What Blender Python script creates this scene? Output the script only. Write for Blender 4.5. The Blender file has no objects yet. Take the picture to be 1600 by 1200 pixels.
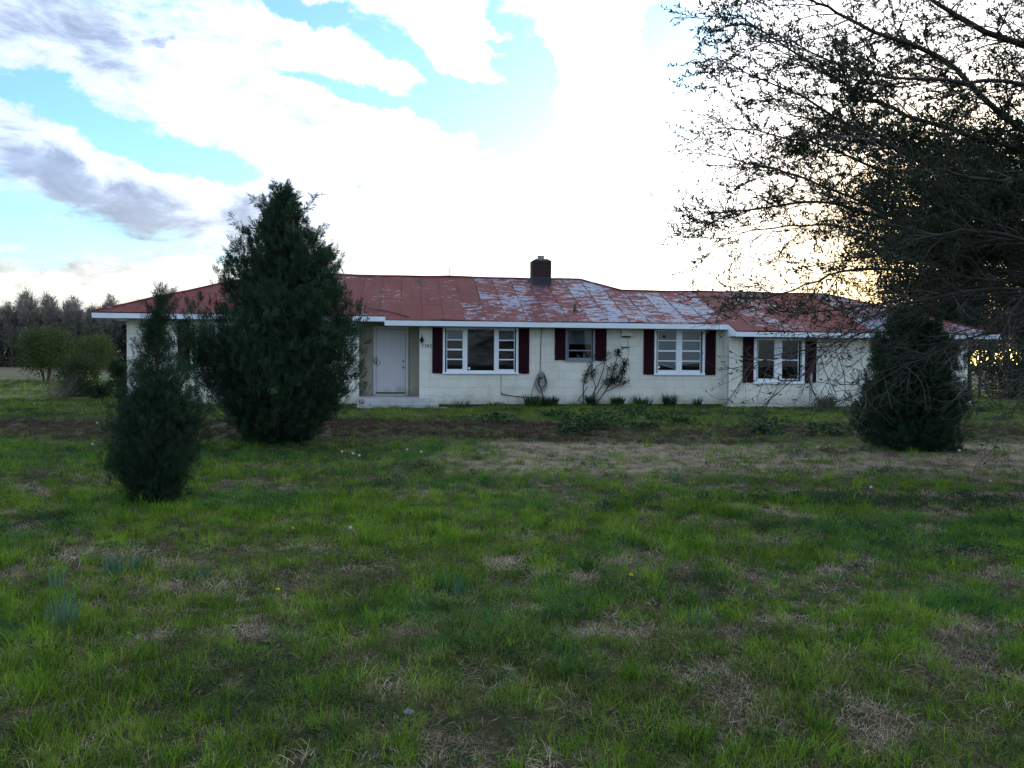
import bpy, bmesh, math, random
import numpy as np
from mathutils import Vector, Matrix
random.seed(7)
RNG = np.random.default_rng(7)
S = bpy.context.scene
COL = S.collection

# ------------------------------------------------------------------ camera
EYE = 1.35
cam_d = bpy.data.cameras.new('camera'); cam = bpy.data.objects.new('camera', cam_d); COL.objects.link(cam)
cam_d.sensor_fit = 'HORIZONTAL'; cam_d.sensor_width = 36.0; cam_d.lens = 36.0 * 1256 / 1600
cam_d.clip_start = 0.05; cam_d.clip_end = 3000
PITCH = math.atan(34 / 1256); ROLL = 0.006
cam.matrix_world = Matrix.Translation((0, 0, EYE)) @ Matrix.Rotation(math.pi / 2 - PITCH, 4, 'X') @ Matrix.Rotation(ROLL, 4, 'Z')
S.camera = cam

# ------------------------------------------------------------------ exposure
S.view_settings.view_transform = 'Standard'
try: S.view_settings.look = 'None'
except Exception: pass
S.view_settings.exposure = 1.45
S.view_settings.gamma = 1.0
S.view_settings.use_curve_mapping = False
S.render.engine = 'CYCLES'
S.cycles.use_denoising = True
S.cycles.max_bounces = 6
S.cycles.transparent_max_bounces = 12

# ------------------------------------------------------------------ sky + sun
SUN_EL = math.radians(6.5); SUN_AZ = math.radians(27.5)      # azimuth from +Y towards +X
sun_dir = Vector((math.sin(SUN_AZ) * math.cos(SUN_EL), math.cos(SUN_AZ) * math.cos(SUN_EL), math.sin(SUN_EL)))
sd = bpy.data.lights.new('sun', 'SUN'); sun = bpy.data.objects.new('sun', sd); COL.objects.link(sun)
sd.energy = 0.6; sd.angle = math.radians(12); sd.color = (1.0, 0.82, 0.6)
sun.rotation_euler = sun_dir.to_track_quat('Z', 'Y').to_euler()
sun.location = (20, 40, 30)

W = bpy.data.worlds.new('World'); S.world = W; W.use_nodes = True
WT = W.node_tree; WN = WT.nodes; WL = WT.links
WN.clear()
def wn(t, **k):
    n = WN.new(t)
    for a, b in k.items(): setattr(n, a, b)
    return n
def setin(T, n, i, v):
    if v is None: return
    if isinstance(v, bpy.types.NodeSocket): T.links.new(v, n.inputs[i])
    else: n.inputs[i].default_value = v
def M(T, op, a, b=None, c=None, clamp=False):
    n = T.nodes.new('ShaderNodeMath'); n.operation = op; n.use_clamp = clamp
    setin(T, n, 0, a); setin(T, n, 1, b); setin(T, n, 2, c)
    return n.outputs[0]
def MR(T, v, a, b, c=0.0, d=1.0, smooth=True):
    n = T.nodes.new('ShaderNodeMapRange'); n.interpolation_type = 'SMOOTHSTEP' if smooth else 'LINEAR'
    setin(T, n, 0, v)
    for i, x in ((1, a), (2, b), (3, c), (4, d)): setin(T, n, i, x)
    return n.outputs[0]
def MIX(T, f, a, b, mode='MIX'):
    n = T.nodes.new('ShaderNodeMix'); n.data_type = 'RGBA'; n.blend_type = mode
    setin(T, n, 0, f)
    for i, x in ((6, a), (7, b)):
        if isinstance(x, tuple) and len(x) == 3: x = (*x, 1)
        setin(T, n, i, x)
    return n.outputs[2]
def NOISE(T, vec, scale, detail=4, rough=0.55, dist=0.0, lac=2.0):
    n = T.nodes.new('ShaderNodeTexNoise'); setin(T, n, 'Vector', vec)
    n.inputs['Scale'].default_value = scale; n.inputs['Detail'].default_value = detail
    n.inputs['Roughness'].default_value = rough; n.inputs['Distortion'].default_value = dist
    n.inputs['Lacunarity'].default_value = lac
    return n.outputs['Fac']

def build_sky():
    T = WT
    tc = wn('ShaderNodeTexCoord')
    gen = tc.outputs['Generated']
    sep = wn('ShaderNodeSeparateXYZ'); WL.new(gen, sep.inputs[0])
    x, y, z = sep.outputs
    az = M(T, 'ARCTAN2', x, y); el = M(T, 'ARCSINE', z)
    az = M(T, 'MULTIPLY', az, 1.0)
    p = wn('ShaderNodeCombineXYZ'); WL.new(az, p.inputs[0]); WL.new(el, p.inputs[1])
    P0 = p.outputs[0]
    # small wobble so that no cloud border is an ellipse
    nz = wn('ShaderNodeTexNoise'); WL.new(gen, nz.inputs['Vector']); nz.inputs['Scale'].default_value = 7.0; nz.inputs['Detail'].default_value = 6; nz.inputs['Roughness'].default_value = 0.62
    off = wn('ShaderNodeVectorMath', operation='SUBTRACT'); WL.new(nz.outputs['Color'], off.inputs[0]); off.inputs[1].default_value = (.5, .5, .5)
    sc = wn('ShaderNodeVectorMath', operation='MULTIPLY'); WL.new(off.outputs[0], sc.inputs[0]); sc.inputs[1].default_value = (.15, .10, 0)
    ad = wn('ShaderNodeVectorMath', operation='ADD'); WL.new(P0, ad.inputs[0]); WL.new(sc.outputs[0], ad.inputs[1])
    P = ad.outputs[0]
    def blob(a, e, ra, re, rot, amp, soft=1.0):
        # all angles in degrees; a = azimuth to the right of +Y, e = elevation
        m = wn('ShaderNodeMapping', vector_type='TEXTURE'); WL.new(P, m.inputs[0])
        m.inputs['Location'].default_value = (math.radians(a), math.radians(e), 0)
        m.inputs['Rotation'].default_value = (0, 0, math.radians(rot))
        m.inputs['Scale'].default_value = (math.radians(ra), math.radians(re), 1)
        l = wn('ShaderNodeVectorMath', operation='LENGTH'); WL.new(m.outputs[0], l.inputs[0])
        return MR(T, l.outputs['Value'], 1.25, 1.25 - soft, 0.0, amp)
    def total(lst):
        s = None
        for b in lst:
            v = blob(*b)
            s = v if s is None else M(T, 'ADD', s, v)
        return s
    # clear gaps (negative) and cloud banks (positive): az, el, r_az, r_el, tilt, amount
    gaps = total([
        (-25.5, 14.3, 7.43, 1.37, -22, -1.1), (-20.3, 12.7, 4.61, 1.38, -15, -1.0), (-31.8, 15.9, 2.3, 0.42, -10, -0.6), (-14.5, 18.8, 2.78, 0.59, -8, -0.6), (-14.7, 22.8, 3.2, 0.89, -10, -0.8), (-10.8, 21.9, 3.52, 1.0, -20, -0.5), (-7.3, 19.7, 5.39, 0.96, -18, -0.75),
        (-10.6, 17.4, 4.19, 0.81, -14, -0.7), (-4.6, 17.6, 3.4, 2.06, 0, -0.9), (-0.9, 16.0, 4.79, 2.95, -10, -1.0), (0.9, 20.6, 2.37, 4.0, 10, -0.9), (2.7, 13.3, 3.19, 2.16, -30, -0.55), (10.8, 21.8, 2.2, 2.3, 20, -0.75), (8.7, 18.2, 1.52, 2.03, -20, -0.7),
        (14.3, 21.4, 2.57, 1.9, -30, -0.35), (-29.1, 7.5, 3.83, 0.55, -3, -0.45), (-31.5, 6.3, 2.98, 0.31, -3, -0.35), (-23.6, 7.4, 4.21, 0.37, -6, -0.35), (-23.6, 19.0, 9.95, 2.2, -10, 0.5), (-30.5, 19.0, 6.77, 2.37, 0, 0.5), (-15.6, 15.0, 10.16, 2.04, -16, 0.6),
        (-5.0, 23.0, 4.98, 1.73, -15, 0.8), (-3.6, 20.6, 1.45, 1.36, -10, 0.6), (0.0, 22.6, 1.73, 0.43, 0, 0.5), (-0.8, 21.7, 1.19, 0.32, 0, 0.5), (5.7, 20.7, 3.84, 3.77, -15, 0.9), (3.2, 17.9, 2.27, 2.47, 0, 0.5), (-28.4, 11.6, 7.06, 2.28, -12, 0.5),
        (-7.3, 10.5, 22.44, 3.93, -5, 0.8), (20.5, 11.3, 7.6, 8.17, 0, 0.9), (10.6, 20.5, 2.64, 3.72, 15, -0.85), (9.0, 16.5, 3.11, 2.48, -20, -0.6), (3.6, 12.0, 4.09, 1.96, -25, -0.45), (-9.0, 14.7, 4.0, 2.1, -15, 0.5), (-25.5, 4.6, 11.14, 1.23, 0, 0.3), (25.5, 12.9, 11.14, 11.6, 0, 0.4), (-30.5, 13.7, 2.37, 1.09, -30, 0.6)])
    cdir = wn('ShaderNodeMapping'); WL.new(gen, cdir.inputs[0]); cdir.inputs['Scale'].default_value = (1, 1, 2.6)
    f = NOISE(T, cdir.outputs[0], 4.2, 9, 0.6, 0.3)
    dens = M(T, 'ADD', M(T, 'ADD', M(T, 'MULTIPLY', M(T, 'SUBTRACT', f, .5), 2.0), gaps), .16)
    fine = NOISE(T, cdir.outputs[0], 26, 8, .68, .5)
    dens = M(T, 'ADD', dens, M(T, 'MULTIPLY', M(T, 'SUBTRACT', fine, .5), 1.0))
    cloud = MR(T, dens, -.34, .24)
    # thicker, grey bellied parts
    grey = total([
        (-29.1, 19.9, 5.36, 2.21, -5, 0.58), (-31.2, 18, 2.57, 1.24, 0, 0.29), (-26.1, 18.1, 3.44, 0.93, -4, 0.5), (-23, 19.9, 0.94, 0.48, 0, 0.9), (-25.7, 19.5, 1.22, 0.62, -10, 0.5), (-29.1, 10.3, 6.9, 3.11, -14, 0.61), (-23.6, 9.2, 7.16, 2.65, -10, 0.61),
        (-30.5, 11.6, 3.35, 1.49, -8, 0.43), (-18.1, 9.3, 2.72, 1.99, -5, 0.5), (-29.8, 5.6, 5.29, 0.56, -2, 0.36), (-30.5, 4.2, 4.47, 0.49, 0, 0.29), (-25.5, 6.5, 4.5, 0.65, -5, 0.29), (-10.2, 11.9, 1.17, 0.3, -5, 0.7), (-10.3, 12.9, 0.97, 0.25, 0, 0.5),
        (-2.6, 7.6, 1.4, 0.32, 0, 0.6), (-7.9, 6.9, 3.44, 0.89, -4, 0.36), (3.1, 20.9, 1.2, 0.7, 0, 0.5), (4, 18, 1.79, 0.36, -22, 0.9), (-32.2, 8.1, 3.23, 1.36, 0, 0.36)])
    g2 = NOISE(T, cdir.outputs[0], 13.0, 8, 0.66, 0.5)
    gb = M(T, 'ADD', grey, M(T, 'MULTIPLY', M(T, 'SUBTRACT', g2, .5), 2.3))
    gf = MR(T, gb, -.05, 1.05)
    # glow of the low sun on the cloud deck
    dt = wn('ShaderNodeVectorMath', operation='DOT_PRODUCT'); WL.new(gen, dt.inputs[0]); dt.inputs[1].default_value = tuple(sun_dir)
    ca = M(T, 'MAXIMUM', dt.outputs['Value'], 0.0)
    glow = M(T, 'POWER', ca, 5.0)
    tight = M(T, 'POWER', ca, 60.0)
    bright = M(T, 'MULTIPLY', M(T, 'MULTIPLY_ADD', glow, CLOUD_GLOW, CLOUD_BASE), MR(T, g2, .25, .75, 1.22, .82))
    low = MR(T, el, math.radians(13.0), math.radians(3.0), 0.0, 1.0)
    white = MIX(T, M(T, 'MULTIPLY', low, .75), MIX(T, glow, (.80, .95, 1.24), (1.0, 1.0, 1.0)), MIX(T, glow, MIX(T, MR(T, dt.outputs['Value'], .0, .5), (.84, .93, 1.08), (1.0, .945, .74)), (1.0, .93, .70)))
    warm = MIX(T, M(T, 'MULTIPLY', tight, .95), white, (1.05, .74, .34))
    cw = wn('ShaderNodeVectorMath', operation='SCALE'); WL.new(warm, cw.inputs[0]); WL.new(bright, cw.inputs[3])
    gc = wn('ShaderNodeVectorMath', operation='MULTIPLY'); WL.new(cw.outputs[0], gc.inputs[0]); gc.inputs[1].default_value = (.50, .54, .60)
    ccol = MIX(T, gf, cw.outputs[0], gc.outputs[0])
    sky = wn('ShaderNodeTexSky', sky_type='NISHITA'); sky.sun_disc = False
    sky.sun_elevation = SUN_EL; sky.sun_rotation = SUN_AZ; sky.air_density = 1.0; sky.dust_density = 0.8; sky.ozone_density = 1.5
    st = wn('ShaderNodeVectorMath', operation='MULTIPLY'); WL.new(sky.outputs[0], st.inputs[0]); st.inputs[1].default_value = SKY_TINT
    out = MIX(T, cloud, st.outputs[0], ccol)
    bg = wn('ShaderNodeBackground'); WL.new(out, bg.inputs[0]); bg.inputs[1].default_value = 0.1
    o = wn('ShaderNodeOutputWorld'); WL.new(bg.outputs[0], o.inputs[0])
CLOUD_BASE, CLOUD_GLOW, SKY_TINT = 3.8, 7.0, (1.0, 1.42, 1.78)
build_sky()
W.cycles.sampling_method = 'MANUAL'; W.cycles.sample_map_resolution = 512

# ------------------------------------------------------------------ helpers
def tag(o, label=None, cat=None, group=None, kind=None):
    if label: o['label'] = label
    if cat: o['category'] = cat
    if group: o['group'] = group
    if kind: o['kind'] = kind
    return o
def empty(name, loc=(0, 0, 0), rz=0.0):
    o = bpy.data.objects.new(name, None); COL.objects.link(o); o.location = loc; o.rotation_euler = (0, 0, rz); o.empty_display_size = .2
    return o
def link(name, me, parent=None, mat=None):
    o = bpy.data.objects.new(name, me); COL.objects.link(o)
    if mat is not None and not me.materials: me.materials.append(mat)
    if parent is not None: o.parent = parent
    return o
class BM:
    """collects boxes, prisms and tubes into one mesh"""
    def __init__(s): s.v = []; s.f = []
    def box(s, x0, x1, y0, y1, z0, z1):
        b = len(s.v)
        s.v += [(x0, y0, z0), (x1, y0, z0), (x1, y1, z0), (x0, y1, z0), (x0, y0, z1), (x1, y0, z1), (x1, y1, z1), (x0, y1, z1)]
        s.f += [tuple(b + i for i in q) for q in ((0, 3, 2, 1), (4, 5, 6, 7), (0, 1, 5, 4), (1, 2, 6, 5), (2, 3, 7, 6), (3, 0, 4, 7))]
        return s
    def prism(s, poly, off):
        """poly: 3D loop, extruded by off"""
        n = len(poly); b = len(s.v); off = Vector(off)
        s.v += [tuple(p) for p in poly] + [tuple(Vector(p) + off) for p in poly]
        s.f.append(tuple(range(b, b + n))); s.f.append(tuple(range(b + 2 * n - 1, b + n - 1, -1)))
        for i in range(n):
            j = (i + 1) % n; s.f.append((b + j, b + i, b + n + i, b + n + j))
        return s
    def tube(s, pts, rad, sides=6, cap=True):
        pts = [Vector(p) for p in pts]
        if not isinstance(rad, (list, tuple)): rad = [rad] * len(pts)
        b = len(s.v); up = None
        for i, p in enumerate(pts):
            t = (pts[min(i + 1, len(pts) - 1)] - pts[max(i - 1, 0)]).normalized()
            if up is None: up = t.orthogonal().normalized()
            up = (up - t * up.dot(t)).normalized(); w = t.cross(up)
            for k in range(sides):
                a = 2 * math.pi * k / sides
                s.v.append(tuple(p + (up * math.cos(a) + w * math.sin(a)) * rad[i]))
        for i in range(len(pts) - 1):
            for k in range(sides):
                k2 = (k + 1) % sides
                s.f.append((b + i * sides + k, b + i * sides + k2, b + (i + 1) * sides + k2, b + (i + 1) * sides + k))
        if cap:
            s.f.append(tuple(b + k for k in range(sides - 1, -1, -1)))
            s.f.append(tuple(b + (len(pts) - 1) * sides + k for k in range(sides)))
        return s
    def lathe(s, prof, c=(0, 0, 0), sides=12):
        b = len(s.v)
        for r, z in prof:
            for k in range(sides):
                a = 2 * math.pi * k / sides; s.v.append((c[0] + r * math.cos(a), c[1] + r * math.sin(a), c[2] + z))
        for i in range(len(prof) - 1):
            for k in range(sides):
                k2 = (k + 1) % sides
                s.f.append((b + i * sides + k, b + i * sides + k2, b + (i + 1) * sides + k2, b + (i + 1) * sides + k))
        s.f.append(tuple(b + k for k in range(sides - 1, -1, -1)))
        s.f.append(tuple(b + (len(prof) - 1) * sides + k for k in range(sides)))
        return s
    def build(s, name, mat, parent=None, bevel=0.0, smooth=False):
        me = bpy.data.meshes.new(name); me.from_pydata(s.v, [], s.f)
        bm = bmesh.new(); bm.from_mesh(me); bmesh.ops.recalc_face_normals(bm, faces=bm.faces)
        if bevel: bmesh.ops.bevel(bm, geom=list(bm.edges), offset=bevel, segments=1, affect='EDGES')
        bm.to_mesh(me); bm.free()
        if smooth: me.shade_smooth()
        return link(name, me, parent, mat)
def tri_mesh(name, V, F):
    me = bpy.data.meshes.new(name); V = np.asarray(V, np.float32); F = np.asarray(F, np.int32)
    me.vertices.add(len(V)); me.vertices.foreach_set('co', V.ravel())
    me.loops.add(F.size); me.loops.foreach_set('vertex_index', F.ravel())
    me.polygons.add(len(F)); me.polygons.foreach_set('loop_start', np.arange(0, F.size, 3, dtype=np.int32))
    me.polygons.foreach_set('loop_total', np.full(len(F), 3, np.int32))
    me.update(calc_edges=True); return me
class TM:
    """vectorised triangles: leaves and twigs"""
    def __init__(s): s.V = []; s.F = []; s.n = 0
    def add(s, V, F): s.V.append(V); s.F.append(F + s.n); s.n += len(V)
    def leaves(s, P, D, L, Wd, N=None, fold=.15):
        P = np.asarray(P, float); D = nrm(D); n = len(P); L = np.broadcast_to(L, n)[:, None]; Wd = np.broadcast_to(Wd, n)[:, None]
        if N is None: N = RNG.normal(size=(n, 3))
        side = nrm(np.cross(D, N)); up = np.cross(side, D)
        mid = P + D * L * .45 + up * L * fold * .5
        V = np.stack([P, mid + side * Wd * .5, P + D * L, mid - side * Wd * .5], 1).reshape(-1, 3)
        b = np.arange(n)[:, None] * 4
        F = np.concatenate([b + [[0, 1, 2]], b + [[0, 2, 3]]], 1).reshape(-1, 3)
        s.add(V, F)
    def twigs(s, A, B, ra, rb, sides=3):
        A = np.asarray(A, float); B = np.asarray(B, float); n = len(A)
        t = nrm(B - A); ref = np.where(np.abs(t[:, 2:3]) < .9, [[0, 0, 1.]], [[1., 0, 0]])
        u = nrm(np.cross(t, ref)); w = np.cross(t, u); ra = np.broadcast_to(ra, n)[:, None]; rb = np.broadcast_to(rb, n)[:, None]
        vs = []
        for k in range(sides):
            a = 2 * math.pi * k / sides; o = u * math.cos(a) + w * math.sin(a)
            vs += [A + o * ra, B + o * rb]
        V = np.stack(vs, 1).reshape(-1, 3); b = np.arange(n)[:, None] * (2 * sides); F = []
        for k in range(sides):
            k2 = (k + 1) % sides
            F += [b + [[2 * k, 2 * k2, 2 * k2 + 1]], b + [[2 * k, 2 * k2 + 1, 2 * k + 1]]]
        s.add(V, np.concatenate(F, 1).reshape(-1, 3))
    def build(s, name, mat, parent=None, smooth=False):
        me = tri_mesh(name, np.concatenate(s.V), np.concatenate(s.F))
        if smooth: me.shade_smooth()
        return link(name, me, parent, mat)
def nrm(a):
    a = np.asarray(a, float); return a / np.maximum(np.linalg.norm(a, axis=-1, keepdims=True), 1e-9)

def _hash(ix, iy, seed):
    h = (ix * 374761393 + iy * 668265263 + seed * 974634777) & 0xFFFFFFFF
    h = ((h ^ (h >> 13)) * 1274126177) & 0xFFFFFFFF
    return ((h ^ (h >> 16)) & 0xFFFFFF) / float(0xFFFFFF)
def vnoise(x, y, s, seed=0):
    x = np.asarray(x, float) * s + 1000; y = np.asarray(y, float) * s + 1000
    ix = np.floor(x).astype(np.int64); iy = np.floor(y).astype(np.int64); fx = x - ix; fy = y - iy
    fx = fx * fx * (3 - 2 * fx); fy = fy * fy * (3 - 2 * fy)
    a = _hash(ix, iy, seed); b = _hash(ix + 1, iy, seed); c = _hash(ix, iy + 1, seed); d = _hash(ix + 1, iy + 1, seed)
    return (a * (1 - fx) + b * fx) * (1 - fy) + (c * (1 - fx) + d * fx) * fy
def fbm(x, y, s, seed=0, o=3):
    t = 0; a = 1; w = 0
    for k in range(o): t = t + a * vnoise(x, y, s * 2 ** k, seed + k * 17); w += a; a *= .5
    return t / w
def gh(x, y):
    """height of the lawn"""
    x = np.asarray(x, float); y = np.asarray(y, float)
    d = np.hypot(x, y)
    near = 0.05 * (fbm(x, y, 1.1, 3) - .5) + 0.08 * (fbm(x, y, .3, 9, 2) - .5)
    near = near * np.clip((34 - d) / 10, .25, 1)
    return near - 0.045 * np.clip((x + 2) / 12, 0, 1) * np.clip((y - 14) / 8, 0, 1)
def ghf(x, y): return float(gh(x, y))

# ------------------------------------------------------------------ materials
def mat(name, col, rough=.8, var=.12, scale=6.0, bump=0.0, bscale=40.0, metal=0.0, spec=.3, spots=None, coord='Object', transl=0.0, rnd=0.0):
    m = bpy.data.materials.new(name); m.use_nodes = True; T = m.node_tree; b = T.nodes['Principled BSDF']
    tc = T.nodes.new('ShaderNodeTexCoord').outputs[coord]
    n = NOISE(T, tc, scale, 6, .6)
    f = MR(T, n, .25, .75, 1 - var, 1 + var, False)
    if rnd:
        oi = T.nodes.new('ShaderNodeObjectInfo')
        f = M(T, 'MULTIPLY', f, MR(T, oi.outputs['Random'], 0, 1, 1 - rnd, 1 + rnd, False))
    sc = T.nodes.new('ShaderNodeVectorMath'); sc.operation = 'SCALE'; sc.inputs[0].default_value = col; T.links.new(f, sc.inputs[3])
    c = sc.outputs[0]
    if spots:
        for (scol, sscale, lo, hi, amt) in spots:
            sn = NOISE(T, tc, sscale, 8, .65)
            c = MIX(T, M(T, 'MULTIPLY', MR(T, sn, lo, hi), amt), c, scol)
    T.links.new(c, b.inputs['Base Color'])
    b.inputs['Roughness'].default_value = rough; b.inputs['Metallic'].default_value = metal
    b.inputs['Specular IOR Level'].default_value = spec
    if bump:
        bn = T.nodes.new('ShaderNodeBump'); bn.inputs['Strength'].default_value = bump; bn.inputs['Distance'].default_value = .01
        T.links.new(NOISE(T, tc, bscale, 5, .6), bn.inputs['Height']); T.links.new(bn.outputs[0], b.inputs['Normal'])
    if transl:
        tr = T.nodes.new('ShaderNodeBsdfTranslucent'); T.links.new(c, tr.inputs[0])
        mx = T.nodes.new('ShaderNodeMixShader'); mx.inputs[0].default_value = transl
        T.links.new(b.outputs[0], mx.inputs[1]); T.links.new(tr.outputs[0], mx.inputs[2])
        T.links.new(mx.outputs[0], T.nodes['Material Output'].inputs[0])
    return m
def weather(m, z0, z1, col, amt):
    """splashed dirt along the foot of a wall and thin runs down it"""
    T = m.node_tree; b = T.nodes['Principled BSDF']; c = b.inputs['Base Color'].links[0].from_socket
    tc = T.nodes.new('ShaderNodeTexCoord').outputs['Object']; sp = T.nodes.new('ShaderNodeSeparateXYZ'); T.links.new(tc, sp.inputs[0])
    n = NOISE(T, tc, 3.5, 7, .7); h = M(T, 'ADD', sp.outputs[2], M(T, 'MULTIPLY', M(T, 'SUBTRACT', n, .5), .9))
    c = MIX(T, M(T, 'MULTIPLY', MR(T, h, z1, z0), amt), c, col)
    mp = T.nodes.new('ShaderNodeMapping'); T.links.new(tc, mp.inputs[0]); mp.inputs['Scale'].default_value = (7, 7, .5)
    c = MIX(T, M(T, 'MULTIPLY', MR(T, NOISE(T, mp.outputs[0], 1.5, 6, .7), .56, .74), amt * .55), c, col)
    T.links.new(c, b.inputs['Base Color'])
def leafmat(name, cols, transl=.3, rough=.6, scale=.8, wn_=1.2, spec=.06):
    """foliage: colour varied per instance and by world-scale noise"""
    m = bpy.data.materials.new(name); m.use_nodes = True; T = m.node_tree; b = T.nodes['Principled BSDF']
    oi = T.nodes.new('ShaderNodeObjectInfo'); geo = T.nodes.new('ShaderNodeNewGeometry')
    n = NOISE(T, geo.outputs['Position'], scale, 3, .6)
    t = M(T, 'ADD', M(T, 'MULTIPLY', oi.outputs['Random'], .45), M(T, 'MULTIPLY', MR(T, n, .3, .7), .55))
    ri = M(T, 'FRACT', M(T, 'MULTIPLY', geo.outputs['Random Per Island'], 1.0))
    t = M(T, 'ADD', M(T, 'MULTIPLY', t, .6), M(T, 'MULTIPLY', ri, .4))
    cr = T.nodes.new('ShaderNodeValToRGB'); T.links.new(t, cr.inputs[0]); e = cr.color_ramp.elements
    e[0].position = .1; e[0].color = (*cols[0], 1); e[1].position = .9; e[1].color = (*cols[-1], 1)
    for i, c in enumerate(cols[1:-1]):
        q = e.new(.1 + .8 * (i + 1) / (len(cols) - 1)); q.color = (*c, 1)
    T.links.new(cr.outputs[0], b.inputs['Base Color']); b.inputs['Roughness'].default_value = rough; b.inputs['Specular IOR Level'].default_value = spec
    tr = T.nodes.new('ShaderNodeBsdfTranslucent'); T.links.new(cr.outputs[0], tr.inputs[0])
    mx = T.nodes.new('ShaderNodeMixShader'); mx.inputs[0].default_value = transl
    T.links.new(b.outputs[0], mx.inputs[1]); T.links.new(tr.outputs[0], mx.inputs[2]); T.links.new(mx.outputs[0], T.nodes['Material Output'].inputs[0])
    return m

m_block = mat('painted_block', (.67, .685, .61), .7, .06, 1.3, .5, 60, spots=[((.50, .51, .42), 1.1, .50, .72, .55), ((.30, .31, .26), 9, .66, .76, .45), ((.33, .36, .29), .6, .60, .75, .30)], rnd=.035)
m_mortar = mat('wall_core', (.47, .49, .45), .85, .1, 3)
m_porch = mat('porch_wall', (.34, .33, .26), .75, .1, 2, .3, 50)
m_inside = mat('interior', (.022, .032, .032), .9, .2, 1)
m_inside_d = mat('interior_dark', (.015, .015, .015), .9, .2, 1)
m_fascia = mat('fascia_white', (.68, .77, .84), .55, .06, 2, .1, 30, spots=[((.35, .34, .32), 14, .66, .74, .6)])  # white paint, with the blue of the skylight mixed into its colour
m_trim = mat('window_white', (.72, .79, .84), .5, .06, 5, .1, 40, spots=[((.42, .42, .40), 18, .64, .72, .5)])  # white paint too, the sky's blue cast is part of this colour
m_soffit = mat('soffit', (.42, .40, .34), .8, .15, 2)
m_door = mat('door_paint', (.55, .56, .58), .5, .05, 2, .1, 30)
m_shutter = mat('maroon_paint', (.022, .005, .010), .8, .3, 3, .2, 50, spec=.1)
m_greyframe = mat('grey_aluminium', (.20, .23, .27), .5, .1, 8, metal=.2)
m_conc = mat('step_concrete', (.39, .40, .41), .85, .18, 3, .5, 30, spots=[((.08, .08, .08), 6, .60, .68, .8), ((.55, .57, .6), 3, .55, .7, .4)])
m_brickdark = mat('foundation_brick', (.07, .045, .04), .9, .3, 10, .5, 40)
m_iron = mat('black_iron', (.012, .012, .012), .5, .1, 10)
m_brass = mat('door_metal', (.18, .16, .12), .35, .1, 10, metal=.8)
m_cable = mat('cable_rubber', (.03, .035, .04), .6, .1, 10)
m_hose = mat('faded_hose', (.20, .20, .19), .7, .2, 10)
m_deck = mat('roof_deck', (.04, .02, .018), .9, .2, 3)
m_shade = mat('shade_cloth', (.42, .45, .50), .9, .08, 3)
m_blind = mat('blind_grey', (.25, .30, .36), .9, .08, 3)
m_paper = mat('white_sticker', (.8, .8, .78), .8, .05, 3)
m_post = mat('grey_post_wood', (.30, .30, .30), .9, .2, 12, .4, 60)
m_rock = mat('grey_stone', (.14, .16, .19), .9, .3, 12, .8, 60)
m_pot = mat('pale_stone', (.5, .42, .42), .9, .2, 8, .5, 60)
m_flue = mat('clay_flue', (.30, .27, .27), .8, .2, 10)
m_bark = mat('oak_bark', (.045, .040, .036), .9, .3, 10, .8, 60)
m_twig = mat('oak_twig', (.075, .066, .060), .85, .35, 3)
m_jbark = mat('juniper_bark', (.05, .04, .03), .9, .3, 10, .6, 60)
m_oakleaf = leafmat('oak_leaf', [(.020, .034, .020), (.034, .050, .026), (.075, .060, .032)], .22, .45, 1.0)
m_juniper = leafmat('juniper_needles', [(.012, .034, .020), (.026, .058, .034), (.055, .088, .042)], .15, .75, 2.5)
m_juniper_far = leafmat('far_needles', [(.022, .045, .020), (.034, .062, .026), (.05, .08, .03)], .15, .75, 1.5)
m_darkever = leafmat('evergreen_leaves', [(.010, .020, .014), (.018, .032, .018), (.03, .045, .02)], .12, .6, .5)
m_olive = leafmat('olive_leaves', [(.042, .070, .024), (.070, .105, .034), (.11, .15, .05)], .3, .7, 1)
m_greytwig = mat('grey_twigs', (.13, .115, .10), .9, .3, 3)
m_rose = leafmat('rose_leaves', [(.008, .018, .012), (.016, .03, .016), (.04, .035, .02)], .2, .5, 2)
m_fartwig = mat('far_twigs', (.28, .27, .23), .95, .35, .15)  # lightened so that the colour itself carries the haze over the far woods
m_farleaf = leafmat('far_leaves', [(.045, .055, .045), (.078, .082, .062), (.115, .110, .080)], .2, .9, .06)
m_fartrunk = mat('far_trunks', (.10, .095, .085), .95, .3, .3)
m_grass = leafmat('grass_blades', [(.012, .040, .005), (.115, .240, .018), (.310, .450, .055)], .45, .5, 3.0, spec=.05)
m_grass2 = leafmat('grass_blades_blue', [(.010, .045, .012), (.055, .170, .035), (.13, .30, .07)], .4, .5, 3.0, spec=.05)
m_olivegr = leafmat('grass_blades_olive', [(.035, .055, .012), (.12, .165, .038), (.30, .34, .10)], .4, .5, 3.0, spec=.05)
m_straw = leafmat('dead_grass', [(.12, .09, .06), (.34, .27, .19), (.72, .62, .48)], .25, .8, 1.5)
m_brownw = leafmat('brown_weeds', [(.040, .028, .024), (.085, .055, .045), (.12, .09, .06)], .2, .8, .6)
m_darkw = leafmat('dark_weeds', [(.014, .036, .018), (.026, .062, .026), (.05, .095, .035)], .2, .7, .8)
m_iris = leafmat('iris_leaves', [(.035, .105, .065), (.065, .16, .10), (.16, .24, .13)], .25, .5, 2)
m_puff = mat('seed_puff', (.75, .75, .72), .9, .1, 50)
m_yellow = mat('yellow_petals', (.75, .60, .02), .7, .1, 50)
m_stem = mat('flower_stem', (.08, .12, .04), .7, .1, 20)

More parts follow.
